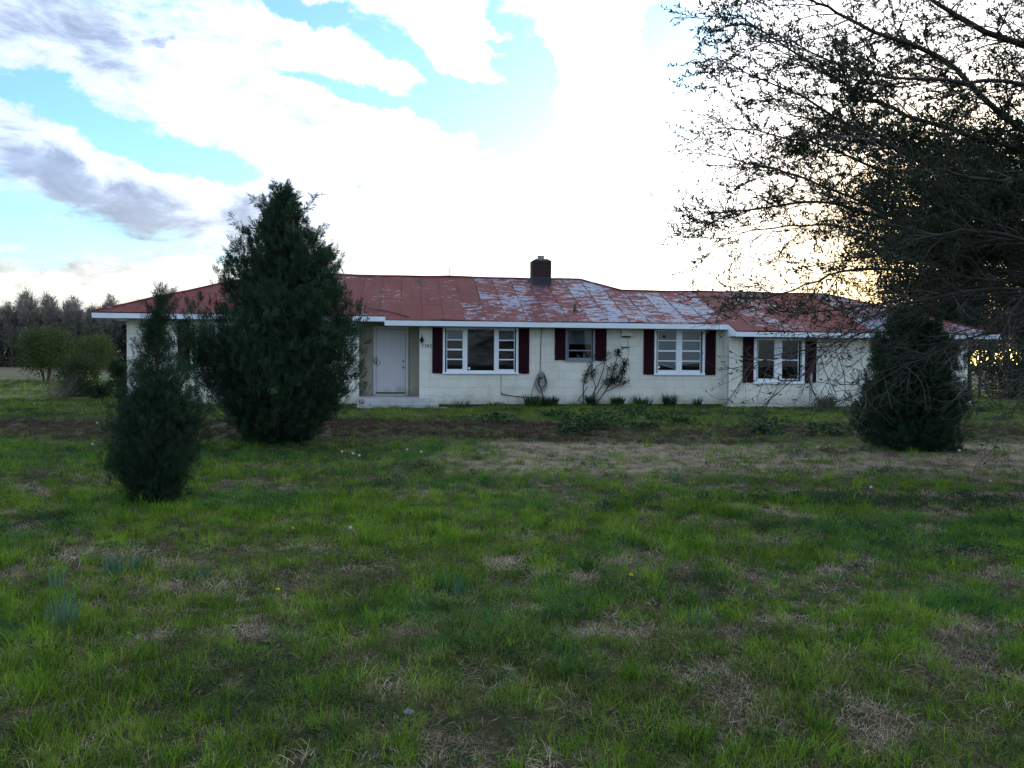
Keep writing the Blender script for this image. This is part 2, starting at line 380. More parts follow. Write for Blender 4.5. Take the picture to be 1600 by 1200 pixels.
weather(m_block, -.05, .45, (.20, .21, .15), .55); weather(m_door, .3, .6, (.22, .22, .20), .5); weather(m_porch, .2, .6, (.16, .15, .11), .6)
def glass_mat():
    m = bpy.data.materials.new('window_glass'); m.use_nodes = True; T = m.node_tree; T.nodes.clear()
    t = T.nodes.new('ShaderNodeBsdfTransparent'); t.inputs[0].default_value = (.72, .76, .76, 1)
    g = T.nodes.new('ShaderNodeBsdfGlossy'); g.inputs['Roughness'].default_value = .03
    fr = T.nodes.new('ShaderNodeFresnel'); fr.inputs[0].default_value = 1.35
    mx = T.nodes.new('ShaderNodeMixShader'); o = T.nodes.new('ShaderNodeOutputMaterial')
    T.links.new(fr.outputs[0], mx.inputs[0]); T.links.new(t.outputs[0], mx.inputs[1]); T.links.new(g.outputs[0], mx.inputs[2]); T.links.new(mx.outputs[0], o.inputs[0])
    return m
m_glass = glass_mat()

def roof_mat():
    """red paint flaking off galvanised sheet; how far it has flaked comes from each panel's object colour"""
    m = bpy.data.materials.new('flaking_red_roof'); m.use_nodes = True; T = m.node_tree; b = T.nodes['Principled BSDF']
    tc = T.nodes.new('ShaderNodeTexCoord').outputs['Object']; oi = T.nodes.new('ShaderNodeObjectInfo')
    sp = T.nodes.new('ShaderNodeSeparateColor'); T.links.new(oi.outputs['Color'], sp.inputs[0])
    wear, tone, seed = sp.outputs[0], sp.outputs[1], sp.outputs[2]
    cb = T.nodes.new('ShaderNodeCombineXYZ'); T.links.new(M(T, 'MULTIPLY', seed, .8), cb.inputs[2])
    ad = T.nodes.new('ShaderNodeVectorMath'); ad.operation = 'ADD'; T.links.new(tc, ad.inputs[0]); T.links.new(cb.outputs[0], ad.inputs[1])
    mp = T.nodes.new('ShaderNodeMapping'); T.links.new(ad.outputs[0], mp.inputs[0]); mp.inputs['Scale'].default_value = (.85, 1.7, 1.0)
    n = NOISE(T, mp.outputs[0], 2.9, 3, .5, .3)
    n2 = NOISE(T, mp.outputs[0], 8, 6, .65, .4)
    q = M(T, 'ADD', M(T, 'MULTIPLY', n, .46), M(T, 'MULTIPLY', n2, .54))
    big = NOISE(T, tc, .55, 3, .5)
    thr = M(T, 'ADD', M(T, 'MULTIPLY_ADD', wear, -.25, .715), M(T, 'MULTIPLY', M(T, 'SUBTRACT', big, .5), -.40))
    q = M(T, 'SUBTRACT', q, thr)
    bare = MR(T, q, -.004, .016)
    edge = M(T, 'MULTIPLY', MR(T, q, -.06, .0), M(T, 'SUBTRACT', 1.0, bare))
    mp2 = T.nodes.new('ShaderNodeMapping'); T.links.new(ad.outputs[0], mp2.inputs[0]); mp2.inputs['Scale'].default_value = (1.2, .6, .2)
    rn = NOISE(T, mp2.outputs[0], 1.6, 7, .65, .4)
    rust = MR(T, rn, .50, .72)
    red = MIX(T, tone, (.120, .021, .018), (.168, .036, .024))
    red = MIX(T, M(T, 'MULTIPLY', rust, .85), red, (.060, .022, .019))
    mp3 = T.nodes.new('ShaderNodeMapping'); T.links.new(ad.outputs[0], mp3.inputs[0]); mp3.inputs['Scale'].default_value = (9, .7, .3)
    red = MIX(T, M(T, 'MULTIPLY', MR(T, NOISE(T, mp3.outputs[0], 1.4, 6, .65), .48, .72), .55), red, (.050, .022, .020))
    red = MIX(T, M(T, 'MULTIPLY', MR(T, NOISE(T, tc, 4.5, 7, .7), .52, .70), .5), red, (.17, .06, .05))
    red = MIX(T, M(T, 'MULTIPLY', edge, .35), red, (.26, .12, .11))
    gn = NOISE(T, tc, 7, 5, .6)
    met = MIX(T, MR(T, gn, .3, .7), (.10, .125, .175), (.225, .26, .34))
    mr = NOISE(T, tc, 22, 4, .6)
    met = MIX(T, M(T, 'MULTIPLY', MR(T, mr, .58, .68), .6), met, (.22, .10, .09))
    T.links.new(MIX(T, bare, red, met), b.inputs['Base Color'])
    T.links.new(M(T, 'MULTIPLY', bare, .35), b.inputs['Metallic'])
    T.links.new(MR(T, bare, 0, 1, .62, .42), b.inputs['Roughness'])
    b.inputs['Specular IOR Level'].default_value = .15
    bn = T.nodes.new('ShaderNodeBump'); bn.inputs['Strength'].default_value = .25; bn.inputs['Distance'].default_value = .006
    T.links.new(M(T, 'ADD', M(T, 'MULTIPLY', bare, -.4), NOISE(T, tc, 5, 4, .5)), bn.inputs['Height']); T.links.new(bn.outputs[0], b.inputs['Normal'])
    return m
m_roof = roof_mat()
m_brick = mat('chimney_brick', (.045, .022, .022), .85, .35, 9, .5, 60, rnd=.2)
m_tar = mat('chimney_tar', (.035, .04, .05), .6, .3, 6)
m_chmortar = mat('chimney_mortar', (.09, .075, .07), .9, .2, 12)

def ground_mat():
    m = bpy.data.materials.new('lawn_soil'); m.use_nodes = True; T = m.node_tree; b = T.nodes['Principled BSDF']
    geo = T.nodes.new('ShaderNodeNewGeometry').outputs['Position']
    sp = T.nodes.new('ShaderNodeSeparateXYZ'); T.links.new(geo, sp.inputs[0]); X, Y, Z = sp.outputs
    st = T.nodes.new('ShaderNodeMapping'); T.links.new(geo, st.inputs[0]); st.inputs['Scale'].default_value = (.45, 1, 1)
    big = NOISE(T, st.outputs[0], .35, 5, .6); mid = NOISE(T, geo, 2.2, 5, .65); fine = NOISE(T, geo, 30, 5, .7)
    near = MIX(T, MR(T, mid, .35, .65), (.018, .026, .008), (.050, .044, .024))
    near = MIX(T, MR(T, fine, .45, .7), near, (.11, .10, .055))
    bx = M(T, 'MULTIPLY', MR(T, X, -2.2, .5), M(T, 'MULTIPLY', MR(T, Y, 9.2, 10.2), MR(T, Y, 14.0, 13.2)))
    near = MIX(T, M(T, 'MULTIPLY', bx, MR(T, mid, .25, .6)), near, (.26, .21, .15))
    farg = MIX(T, MR(T, big, .38, .62), (.055, .080, .026), (.15, .155, .070))
    farg = MIX(T, MR(T, mid, .4, .7, 0, .5), farg, (.04, .055, .022))
    field = MIX(T, MR(T, big, .3, .7), (.15, .115, .085), (.10, .095, .055))
    yn = M(T, 'ADD', Y, M(T, 'MULTIPLY', M(T, 'SUBTRACT', big, .5), 14.0))
    c = MIX(T, MR(T, Y, 19.0, 27.0), near, farg)
    c = MIX(T, MR(T, yn, 60.0, 72.0), c, field)
    T.links.new(c, b.inputs['Base Color']); b.inputs['Roughness'].default_value = .95; b.inputs['Specular IOR Level'].default_value = .1
    bn = T.nodes.new('ShaderNodeBump'); bn.inputs['Strength'].default_value = .8; bn.inputs['Distance'].default_value = .03
    T.links.new(fine, bn.inputs['Height']); T.links.new(bn.outputs[0], b.inputs['Normal'])
    return m
m_ground = ground_mat()

# ------------------------------------------------------------------ ground
def build_ground():
    def axis(lims):
        out = []
        for a, b, st in lims: out += list(np.arange(a, b, st))
        return np.array(out + [lims[-1][1]])
    xs = axis([(-1500, -200, 260), (-200, -40, 16), (-40, -16, 2), (-16, 16, .25), (16, 40, 2), (40, 200, 16), (200, 1500, 260)])
    ys = axis([(-300, -20, 40), (-20, 0, 2), (0, 26, .25), (26, 60, 2), (60, 200, 10), (200, 2400, 220)])
    Xg, Yg = np.meshgrid(xs, ys); Zg = gh(Xg, Yg)
    V = np.stack([Xg, Yg, Zg], -1).reshape(-1, 3); nx = len(xs); ny = len(ys)
    i = (np.arange(ny - 1)[:, None] * nx + np.arange(nx - 1)[None]).ravel()
    F = np.concatenate([np.stack([i, i + 1, i + nx + 1], 1), np.stack([i, i + nx + 1, i + nx], 1)])
    me = tri_mesh('ground', V, F); me.shade_smooth()
    tag(link('ground', me, None, m_ground), kind='structure')
build_ground()

# ------------------------------------------------------------------ the house: local frame u (along the front), v (into the house), z
HX, HY, HR = -2.840, 24.6, math.radians(7.5)
house = empty('ranch_house', (HX, HY, 0), HR)
tag(house, 'long low pale ranch house with flaking red metal roof and maroon shutters', 'house')
def w2(u, v): return HX + u * math.cos(HR) - v * math.sin(HR), HY + u * math.sin(HR) + v * math.cos(HR)

SL = .391
def rz(u, v): return 2.60 + SL * (v + .5) + .012 * math.sin(u * 1.3) + .010 * math.sin(u * 3.1 + v)
VL, VM, VR = -.17, -.50, -1.11           # eave lines of left wing, main part, right wing
UL, U1, U2, UR = -9.37, -1.02, 9.66, 18.58
def v_bot(u): return VL if u < U1 else (VM if u < U2 else VR)
RM, RW = 4.0, 2.8                         # ridge positions
HLT = UL + (RM - VL); HRM = 5.85; HRW0 = HRM + (RM - RW); HRT = UR - (RW - VR)
def v_top(u):
    if u < HLT: return VL + (u - UL)
    if u < HRM: return RM
    if u < HRW0: return RM - (u - HRM)
    if u < HRT: return RW
    return RW - (u - HRT)
def rect_sub(r, holes):
    out = [r]
    for (a0, a1, b0, b1) in holes:
        nxt = []
        for (x0, x1, z0, z1) in out:
            if a1 <= x0 or a0 >= x1 or b1 <= z0 or b0 >= z1: nxt.append((x0, x1, z0, z1)); continue
            if z0 < b0: nxt.append((x0, x1, z0, b0))
            if z1 > b1: nxt.append((x0, x1, b1, z1))
            m0, m1 = max(z0, b0), min(z1, b1)
            if x0 < a0: nxt.append((x0, a0, m0, m1))
            if x1 > a1: nxt.append((a1, x1, m0, m1))
        out = nxt
    return out
def block_wall(u0, u1, v, z0, z1, holes, shift=0.0):
    w = BM()
    for (a, b, c, d) in rect_sub((u0, u1, z0, z1), holes): w.box(a, b, v + .010, v + .16, c, d)
    wall = w.build('wall', m_mortar, house)
    ch, cw, g = .262, .60, .009
    k = 0; z = z0
    while z < z1 - .02:
        zt = min(z + ch, z1)
        u = u0 - (cw / 2 if k % 2 else 0) - shift
        while u < u1:
            a, b = max(u, u0), min(u + cw, u1)
            if b - a > .03:
                pcs = [p for p in rect_sub((a + g / 2, b - g / 2, z + g / 2, zt - g / 2), holes) if p[1] - p[0] > .02 and p[3] - p[2] > .02]
                if pcs:
                    bm = BM(); dv = random.uniform(-.0015, .0015)
                    for (p, q, r, s) in pcs: bm.box(p, q, v + dv, v + .012, r, s)
                    bm.build('block', m_block, wall)
            u += cw
        z = zt; k += 1
    return wall
ZF = .04
H_main = [(.72, 3.05, .99, 2.42), (4.56, 5.47, 1.41, 2.42), (7.42, 9.08, .98, 2.42)]
H_right = [(10.47, 12.16, .73, 2.16)]
H_left = [(-6.78, -5.20, 1.02, 2.46)]
block_wall(0.0, U2 + .02, 0.0, ZF, 2.46, H_main)
block_wall(U2, 17.84, -.60, -.03, 2.24, H_right, .2)
block_wall(-8.60, -1.83, .33, ZF, 2.60, H_left, .1)
# foundation strip
f = BM(); f.box(-8.56, -1.86, .36, .5, -.25, ZF - .002); f.box(.03, U2 + .05, .03, .2, -.25, ZF - .002); f.box(U2 + .03, 17.81, -.57, -.4, -.25, -.032)
f.build('foundation', m_brickdark, house)
# side and back walls, porch recess, interior
s_ = BM(); s_.box(-8.60, -8.45, .492, 8.0, -.2, 2.60); s_.box(17.69, 17.84, -.438, 5.6, -.2, 2.24); s_.box(U2, U2 + .15, -.438, .008, -.2, 2.24)
s_.box(-8.45, 9.0, 7.85, 8.0, -.2, 2.5); s_.box(9.0, 17.69, 5.45, 5.6, -.2, 2.3)
s_.build('side_wall', m_block, house)
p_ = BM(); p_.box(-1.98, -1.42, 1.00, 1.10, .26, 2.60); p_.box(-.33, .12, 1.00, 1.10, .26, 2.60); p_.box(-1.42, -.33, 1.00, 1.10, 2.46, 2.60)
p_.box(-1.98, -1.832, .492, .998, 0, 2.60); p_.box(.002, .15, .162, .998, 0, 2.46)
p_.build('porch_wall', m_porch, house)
fl = BM(); fl.box(-1.828, -.002, .0, 1.12, -.1, .258); fl.build('porch_floor', m_conc, house)
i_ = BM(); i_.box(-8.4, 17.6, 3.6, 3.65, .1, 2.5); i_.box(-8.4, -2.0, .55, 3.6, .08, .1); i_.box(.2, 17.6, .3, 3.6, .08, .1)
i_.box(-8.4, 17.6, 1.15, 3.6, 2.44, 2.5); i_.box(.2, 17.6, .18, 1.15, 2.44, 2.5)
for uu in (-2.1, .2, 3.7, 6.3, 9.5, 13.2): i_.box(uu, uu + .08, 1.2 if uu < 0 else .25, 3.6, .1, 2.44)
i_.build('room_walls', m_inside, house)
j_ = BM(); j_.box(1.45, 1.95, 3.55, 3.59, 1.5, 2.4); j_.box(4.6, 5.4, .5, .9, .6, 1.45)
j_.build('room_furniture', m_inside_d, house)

# soffits and fascias
def soffit(u0, u1, v0, v1, z): b = BM(); b.box(u0, u1, v0, v1, z, z + .02); return b.build('soffit', m_soffit, house)
soffit(UL + .02, U1, VL + .02, .49, 2.585); soffit(-1.83, U1, .49, 1.0, 2.585); soffit(U1 + .002, U2 - .03, VM + .02, .15, 2.452); soffit(U1 + .002, 0.0, .15, 1.0, 2.452)
soffit(U2 + .002, UR - .02, VR + .02, -.45, 2.225)
def fascia(u0, u1, v, zt, h=.15):
    b = BM(); n = max(1, int((u1 - u0) / 3.6)); 
    for k in range(n):
        a = u0 + (u1 - u0) * k / n; c = u0 + (u1 - u0) * (k + 1) / n - (.004 if k < n - 1 else 0)
        fb = BM(); dz = random.uniform(-.006, .006)
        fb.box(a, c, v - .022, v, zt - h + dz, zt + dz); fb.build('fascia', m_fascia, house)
fascia(UL, U1, VL, rz(0, VL) - .02, .145); fascia(U1 - .02, U2, VM, rz(0, VM) - .02, .155); fascia(U2 - .01, UR, VR, rz(0, VR) - .02, .145)
for (u, va, vb, zb) in ((U1 - .012, VM, VL, 2.43), (U2 - .012, VR, VM, 2.20)):      # little raked returns where the eave steps forward
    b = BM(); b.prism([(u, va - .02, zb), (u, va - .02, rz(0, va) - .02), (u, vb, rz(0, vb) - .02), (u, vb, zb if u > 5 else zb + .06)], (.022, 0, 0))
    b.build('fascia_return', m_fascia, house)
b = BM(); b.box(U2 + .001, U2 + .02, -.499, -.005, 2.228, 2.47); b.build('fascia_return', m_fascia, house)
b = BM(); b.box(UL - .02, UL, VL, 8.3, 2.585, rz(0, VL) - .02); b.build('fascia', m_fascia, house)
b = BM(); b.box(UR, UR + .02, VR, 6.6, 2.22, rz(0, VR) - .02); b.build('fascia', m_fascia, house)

# roof
VB = RM + (RM - VL); VBR = RW + (RW - VR)
def rdeck():
    b = BM(); V = lambda u, v, dz=-.03: (u, v, 2.60 + SL * (v + .5) + dz)
    zr = 2.60 + SL * (RM + .5) - .03; zw = 2.60 + SL * (RW + .5) - .03
    zl = 2.60 + SL * (VL + .5) - .03; ze = 2.60 + SL * (VR + .5) - .03
    front = [V(UL, VL), V(U1, VL), V(U1, VM), V(U2, VM), V(U2, VR), V(UR, VR), V(HRT, RW), V(HRW0, RW), V(HRM, RM), V(HLT, RM)]
    n0 = len(b.v); b.v += front; b.f.append(tuple(range(n0, n0 + len(front))))
    n0 = len(b.v)
    b.v += [(UL, VL, zl), (HLT, RM, zr), (UL, VB, zl), (HRM, RM, zr), (HRM + 4.17, VB, zl), (HRW0, RW, zw),
            (HRM + 4.17 + .01, VB - .3, zl), (UR, VR, ze), (HRT, RW, zw), (UR, VBR, ze), (HRW0 + 1.0, VBR, ze)]
    q = lambda *i: b.f.append(tuple(n0 + k for k in i))
    q(0, 1, 2); q(2, 1, 3, 4); q(3, 5, 10, 4); q(5, 8, 9, 10); q(8, 7, 9)
    me = bpy.data.meshes.new('roof'); me.from_pydata(b.v, [], b.f)
    o = link('roof', me, house, m_deck)
    return o
roof = rdeck()
for nm, poly in (('back_sheet', [(HLT, RM), (HRM, RM), (HRM + 3, VB), (UL, VB)]),):
    b = BM(); zr = 2.60 + SL * (RM + .5)
    b.prism([(u, v, zr - SL * (v - RM) + .003) for u, v in poly], (0, 0, .008)); o = b.build('roof_panel', m_roof, roof); o.color = (.5, .3, .2, 1)
seams = [2.0 + .64 * k for k in range(-18, 27)]
edges = sorted([UL] + [s for s in seams if UL + .1 < s < UR - .1] + [UR])
def wear_at(u):
    if u < 1.3: return .26 + .12 * random.random() + (.08 if u > -1 else 0)
    if u < 9.4: return .80 + .12 * random.random()
    if u < 12.4: return .48 + .25 * random.random()
    if u < 14.4: return .12
    return .75 + .2 * random.random()
def strip_poly(a, c, lo, hi):
    """outline of the roof strip a..c between v fractions lo..hi of the strip"""
    brk = [x for x in (U1, U2, HLT, HRM, HRW0, HRT) if a + 1e-4 < x < c - 1e-4]
    us = [a + 1e-5] + brk + [c - 1e-5]
    bot = []
    for x in us:
        if x in (U1, U2): bot += [(x, v_bot(x - .01)), (x, v_bot(x + .01))]
        else: bot.append((x, v_bot(x)))
    top = [(x, v_top(x)) for x in us]
    def cl(pts, lim, f): return [(u, f(v, lim)) for u, v in pts]
    bot = cl(bot, lo, max); top = cl(top, hi, min)
    top = [(u, max(v, lo)) for u, v in top]; bot = [(u, min(v, hi)) for u, v in bot]
    tv = {round(u, 4): v for u, v in top}
    bot = [(u, min(v, v_top(u))) for u, v in bot]
    return bot, top
k = 0
for a, c in zip(edges[:-1], edges[1:]):
    um = (a + c) / 2; lo = v_bot(um); hi = v_top(um)
    if hi - lo < .15: continue
    cuts = [min(v_bot(a + .01), v_bot(c - .01)) - .01]
    x = lo + random.uniform(.9, 2.1)
    while x < hi - .6: cuts.append(x); x += random.uniform(1.5, 2.2)
    cuts.append(max(v_top(a), v_top(c)) + .01)
    w = wear_at(um)
    for lo_, hi_ in zip(cuts[:-1], cuts[1:]):
        bot, top = strip_poly(a + .004, c - .004, lo_ + .003, hi_ - .003)
        loop = bot + top[::-1]
        P = []
        for (u, v) in loop:
            if not P or (abs(P[-1][0] - u) + abs(P[-1][1] - v)) > 1e-3: P.append((u, v))
        if len(P) > 2 and abs(P[0][0] - P[-1][0]) + abs(P[0][1] - P[-1][1]) < 1e-3: P.pop()
        if len(P) < 3: continue
        if 1.2 < um < 2.0: w2_ = .8 if hi_ < 2.6 else .22
        else: w2_ = min(1, max(.05, w + random.uniform(-.05, .05)))
        lift = random.uniform(0, .006)
        bm = BM(); bm.prism([(u, v - (.03 if v <= v_bot(u) + .02 else 0), rz(u, v) - .012 + lift) for u, v in P], (0, 0, .012))
        o = bm.build('roof_panel', m_roof, roof)
        o.color = (w2_, min(1, max(0, random.gauss(.30, .16) + (.5 if 12.4 < um < 14.4 else 0))), random.random(), 1)
for s in edges[1:-1]:
    b = BM(); hi = v_top(s); lo = v_bot(s) - .03
    if hi - lo < .2: continue
    n = 5; pts = [(s + .006 * math.sin(i * 2.1 + s), lo + (hi - lo) * i / n) for i in range(n + 1)]
    for i in range(n):
        (ua, va), (ub, vb) = pts[i], pts[i + 1]
        b.prism([(ua - .006, va, rz(ua, va)), (ub - .006, vb, rz(ub, vb)), (ub + .006, vb, rz(ub, vb)), (ua + .006, va, rz(ua, va))], (0, 0, .020))
    o = b.build('roof_seam', m_roof, roof); o.color = (wear_at(s) * .75, .1, random.random(), 1)
def cap(pts, r=.05):
    b = BM(); b.tube([(u, v, rz(u, v) + .008) for u, v in pts], r, 6)
    o = b.build('ridge_cap', m_roof, roof); o.color = (.45, .3, .5, 1)
def seg(a, b_, n): return [(a[0] + (b_[0] - a[0]) * i / n, a[1] + (b_[1] - a[1]) * i / n) for i in range(n + 1)]
cap(seg((UL, VL), (HLT, RM), 6), .035); cap(seg((HLT, RM), (HRM, RM), 14), .04); cap(seg((HRM, RM), (HRW0, RW), 3), .045); cap(seg((HRW0, RW), (HRT, RW), 8), .035); cap(seg((HRT, RW), (UR, VR), 6), .035)
b = BM(); b.tube([(1.13, 4.0, 4.30), (1.12, 4.0, 4.70)], .010, 5); b.build('ridge_rod', m_iron, house)
b = BM(); b.tube([(5.95, 3.95, 4.30), (5.95, 3.95, 4.47)], .010, 5); b.build('ridge_rod', m_iron, house)
b = BM(); b.tube([(4.95, .55, 2.95), (4.95, .55, 3.22)], .035, 8); b.box(4.88, 5.02, .48, .62, 2.99, 3.05); b.build('vent_pipe', m_tar, house)
# twig lying across the roof near the porch
b = BM(); b.tube([(-2.3, .9, rz(-2.3, .9) + .03), (-1.5, .35, rz(-1.5, .35) + .05), (-.9, .15, rz(-.9, .15) + .04), (-.3, -.3, rz(-.3, -.3) + .03)], [.008, .016, .018, .014], 5)
tag(b.build('fallen_branch', m_twig, None), 'thin dead branch lying on the red roof above the front door', 'branch')
fb = bpy.data.objects['fallen_branch']; fb.location = (HX, HY, 0); fb.rotation_euler = (0, 0, HR)

# chimney with real brick courses
ch = BM(); ch.box(4.035, 4.665, 3.35, 3.95, 3.9, 4.93); chim = ch.build('chimney', m_chmortar, house)
lw = BM()
bz = 4.0; row = 0
br = BM(); brt = BM()
while bz < 4.92:
    for side in range(4):
        n = 3; span = .64
        for k in range(-1, n + 1):
            a = k * span / n + (span / n / 2 if row % 2 else 0); c = a + span / n - .012
            a, c = max(a, 0), min(c, span)
            if c - a < .03: continue
            d = random.uniform(0, .004)
            T_ = brt if bz < 4.3 else br
            if side == 0: T_.box(4.03 + a, 4.03 + c, 3.334 - d, 3.352, bz, bz + .062)
            if side == 1: T_.box(4.03 + a, 4.03 + c, 3.948, 3.966 + d, bz, bz + .062)
            if side == 2: T_.box(4.018 - d, 4.037, 3.33 + a, 3.33 + c, bz, bz + .062)
            if side == 3: T_.box(4.663, 4.682 + d, 3.33 + a, 3.33 + c, bz, bz + .062)
    bz += .074; row += 1
br.build('brickwork', m_brick, chim); brt.build('tarred_brickwork', m_tar, chim)
c2 = BM(); c2.lathe([(.44, 0), (.43, .03), (.30, .09), (.14, .11)], (4.35, 3.65, 4.93), 4)
me_ = c2.build('chimney_crown', m_chmortar, chim)
me_.data.transform(Matrix.Translation((4.35, 3.65, 0)) @ Matrix.Rotation(math.radians(45), 4, 'Z') @ Matrix.Translation((-4.35, -3.65, 0)))
c3 = BM(); c3.box(4.25, 4.46, 3.55, 3.76, 5.0, 5.13); c3.box(4.24, 4.47, 3.54, 3.77, 5.11, 5.145); c3.build('flue', m_flue, chim)
c4 = BM(); c4.prism([(3.97, 3.25, rz(4, 3.25) + .012), (4.74, 3.25, rz(4.7, 3.25) + .012), (4.74, 3.99, rz(4.7, 3.99) + .02), (3.97, 3.99, rz(4, 3.99) + .02)], (0, 0, .012)); c4.build('flashing', m_tar, chim)

# windows: casing (own mesh) > sash, muntin, pane, sill, shade
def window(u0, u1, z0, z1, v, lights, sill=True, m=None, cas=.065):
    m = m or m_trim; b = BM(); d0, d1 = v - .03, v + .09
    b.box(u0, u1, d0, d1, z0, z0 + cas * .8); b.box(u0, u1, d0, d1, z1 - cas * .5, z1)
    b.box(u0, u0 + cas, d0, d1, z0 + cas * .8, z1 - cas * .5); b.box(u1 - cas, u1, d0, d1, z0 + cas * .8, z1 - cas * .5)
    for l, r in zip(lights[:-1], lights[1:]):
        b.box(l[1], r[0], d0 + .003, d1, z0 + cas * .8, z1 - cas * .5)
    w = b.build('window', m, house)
    for (a, c, za, zb, rails, thick) in lights:
        s = BM(); t = .035; y0, y1 = v + .0, v + .035
        if rails is not None:
            s.box(a, c, y0, y1, z0 + cas * .8, za); s.box(a, c, y0, y1, zb, z1 - cas * .5)
            s.box(a, a + t * .5, y0, y1, za, zb); s.box(c - t * .5, c, y0, y1, za, zb)
            s.build('sash', m, w)
            for zr_ in rails:
                h = .018 if zr_ != thick else .026
                q = BM(); q.box(a + t * .5, c - t * .5, y0 + .002, y1 - .004, zr_ - h, zr_ + h); q.build('meeting_rail' if zr_ == thick else 'muntin', m, w)
        else:
            s.box(a, c, y0 + .01, y1, z0 + cas * .8, za); s.box(a, c, y0 + .01, y1, zb, z1 - cas * .5); s.build('sash', m, w)
        g = BM(); g.box(a, c, v + .018, v + .021, za, zb); g.build('pane', m_glass, w)
    if sill:
        q = BM(); q.box(u0 - .02, u1 + .02, v - .055, v - .031, z0 - .012, z0 + .035); q.build('window_sill', m, w)
    return w
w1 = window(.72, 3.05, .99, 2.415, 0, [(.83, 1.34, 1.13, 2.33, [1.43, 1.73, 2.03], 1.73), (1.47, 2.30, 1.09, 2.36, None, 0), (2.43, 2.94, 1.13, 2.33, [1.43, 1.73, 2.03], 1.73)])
for a, c in ((.84, 1.33), (2.44, 2.93)):
    q = BM(); q.box(a, c, .05, .056, 2.05, 2.36); q.build('shade', m_shade, w1)
q = BM(); q.box(1.50, 1.56, .010, .014, 1.12, 1.19); q.build('sticker', m_paper, w1)
w2w = window(4.56, 5.47, 1.41, 2.415, 0, [(4.64, 5.39, 1.50, 2.36, [1.73], 0)], m=m_greyframe, cas=.05)
q = BM(); q.box(4.65, 5.38, .045, .05, 1.93, 2.36); q.build('blind', m_blind, w2w)
for uu, hh in ((4.95, .13), (5.02, .10), (5.15, .17), (5.19, .17)):
    q = BM(); q.lathe([(.02, 0), (.024, hh * .5), (.010, hh * .8), (.010, hh)], (uu, .09, 1.50), 8)
    tag(q.build('bottle', m_shade, None), 'small pale bottle on the sill inside the narrow grey framed window', 'bottle', 'bottles on the kitchen sill')
for o in bpy.data.objects:
    if o.name.startswith('bottle'): o.location = (HX, HY, 0); o.rotation_euler = (0, 0, HR)
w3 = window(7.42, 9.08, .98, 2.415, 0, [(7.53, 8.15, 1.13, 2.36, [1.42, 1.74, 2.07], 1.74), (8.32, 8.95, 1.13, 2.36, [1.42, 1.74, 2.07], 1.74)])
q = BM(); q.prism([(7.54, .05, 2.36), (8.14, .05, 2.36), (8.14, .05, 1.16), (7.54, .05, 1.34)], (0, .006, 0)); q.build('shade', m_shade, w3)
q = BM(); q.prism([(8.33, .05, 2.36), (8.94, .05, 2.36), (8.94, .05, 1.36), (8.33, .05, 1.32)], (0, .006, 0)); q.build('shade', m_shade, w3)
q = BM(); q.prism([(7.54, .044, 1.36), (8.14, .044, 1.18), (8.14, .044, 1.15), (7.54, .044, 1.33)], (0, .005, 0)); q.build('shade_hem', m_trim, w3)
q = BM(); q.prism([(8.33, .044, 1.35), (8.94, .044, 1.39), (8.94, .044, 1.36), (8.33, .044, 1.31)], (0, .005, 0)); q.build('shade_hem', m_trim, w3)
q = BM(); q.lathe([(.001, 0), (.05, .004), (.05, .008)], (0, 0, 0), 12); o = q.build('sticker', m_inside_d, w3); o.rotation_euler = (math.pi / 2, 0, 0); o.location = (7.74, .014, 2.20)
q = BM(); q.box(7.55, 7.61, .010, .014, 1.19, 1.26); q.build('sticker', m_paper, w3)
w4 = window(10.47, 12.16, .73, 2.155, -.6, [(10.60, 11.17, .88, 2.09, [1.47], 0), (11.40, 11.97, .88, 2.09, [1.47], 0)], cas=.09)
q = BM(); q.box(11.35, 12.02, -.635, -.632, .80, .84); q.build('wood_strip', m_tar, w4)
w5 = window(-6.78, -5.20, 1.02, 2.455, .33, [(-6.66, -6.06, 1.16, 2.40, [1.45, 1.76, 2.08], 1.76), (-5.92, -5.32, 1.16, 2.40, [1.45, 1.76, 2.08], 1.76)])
q = BM(); q.box(-6.65, -6.07, .38, .386, 1.9, 2.40); q.build('shade', m_shade, w5)

# shutters of three upright boards with two battens
for (a, c, z0, z1, v) in ((.39, .712, 1.00, 2.40, 0), (3.06, 3.40, 1.00, 2.40, 0), (4.20, 4.545, 1.43, 2.41, 0), (5.485, 5.86, 1.41, 2.41, 0), (7.06, 7.405, .99, 2.41, 0), (9.10, 9.45, .98, 2.41, 0),
                          (10.10, 10.455, .76, 2.19, -.6), (12.18, 12.56, .75, 2.19, -.6), (-7.15, -6.80, 1.04, 2.54, .33), (-5.18, -4.84, 1.04, 2.54, .33)):
    sh = BM(); n = 3; wd = (c - a) / n
    sh.box(a + .01, c - .01, v - .016, v - .003, z0 + .01, z1 - .01); o = sh.build('shutter', m_shutter, house)
    for k in range(n):
        q = BM(); q.box(a + k * wd + .004, a + (k + 1) * wd - .004, v - .034 - random.uniform(0, .003), v - .017, z0 + random.uniform(-.008, .008), z1 + random.uniform(-.006, .006)); q.build('board', m_shutter, o)

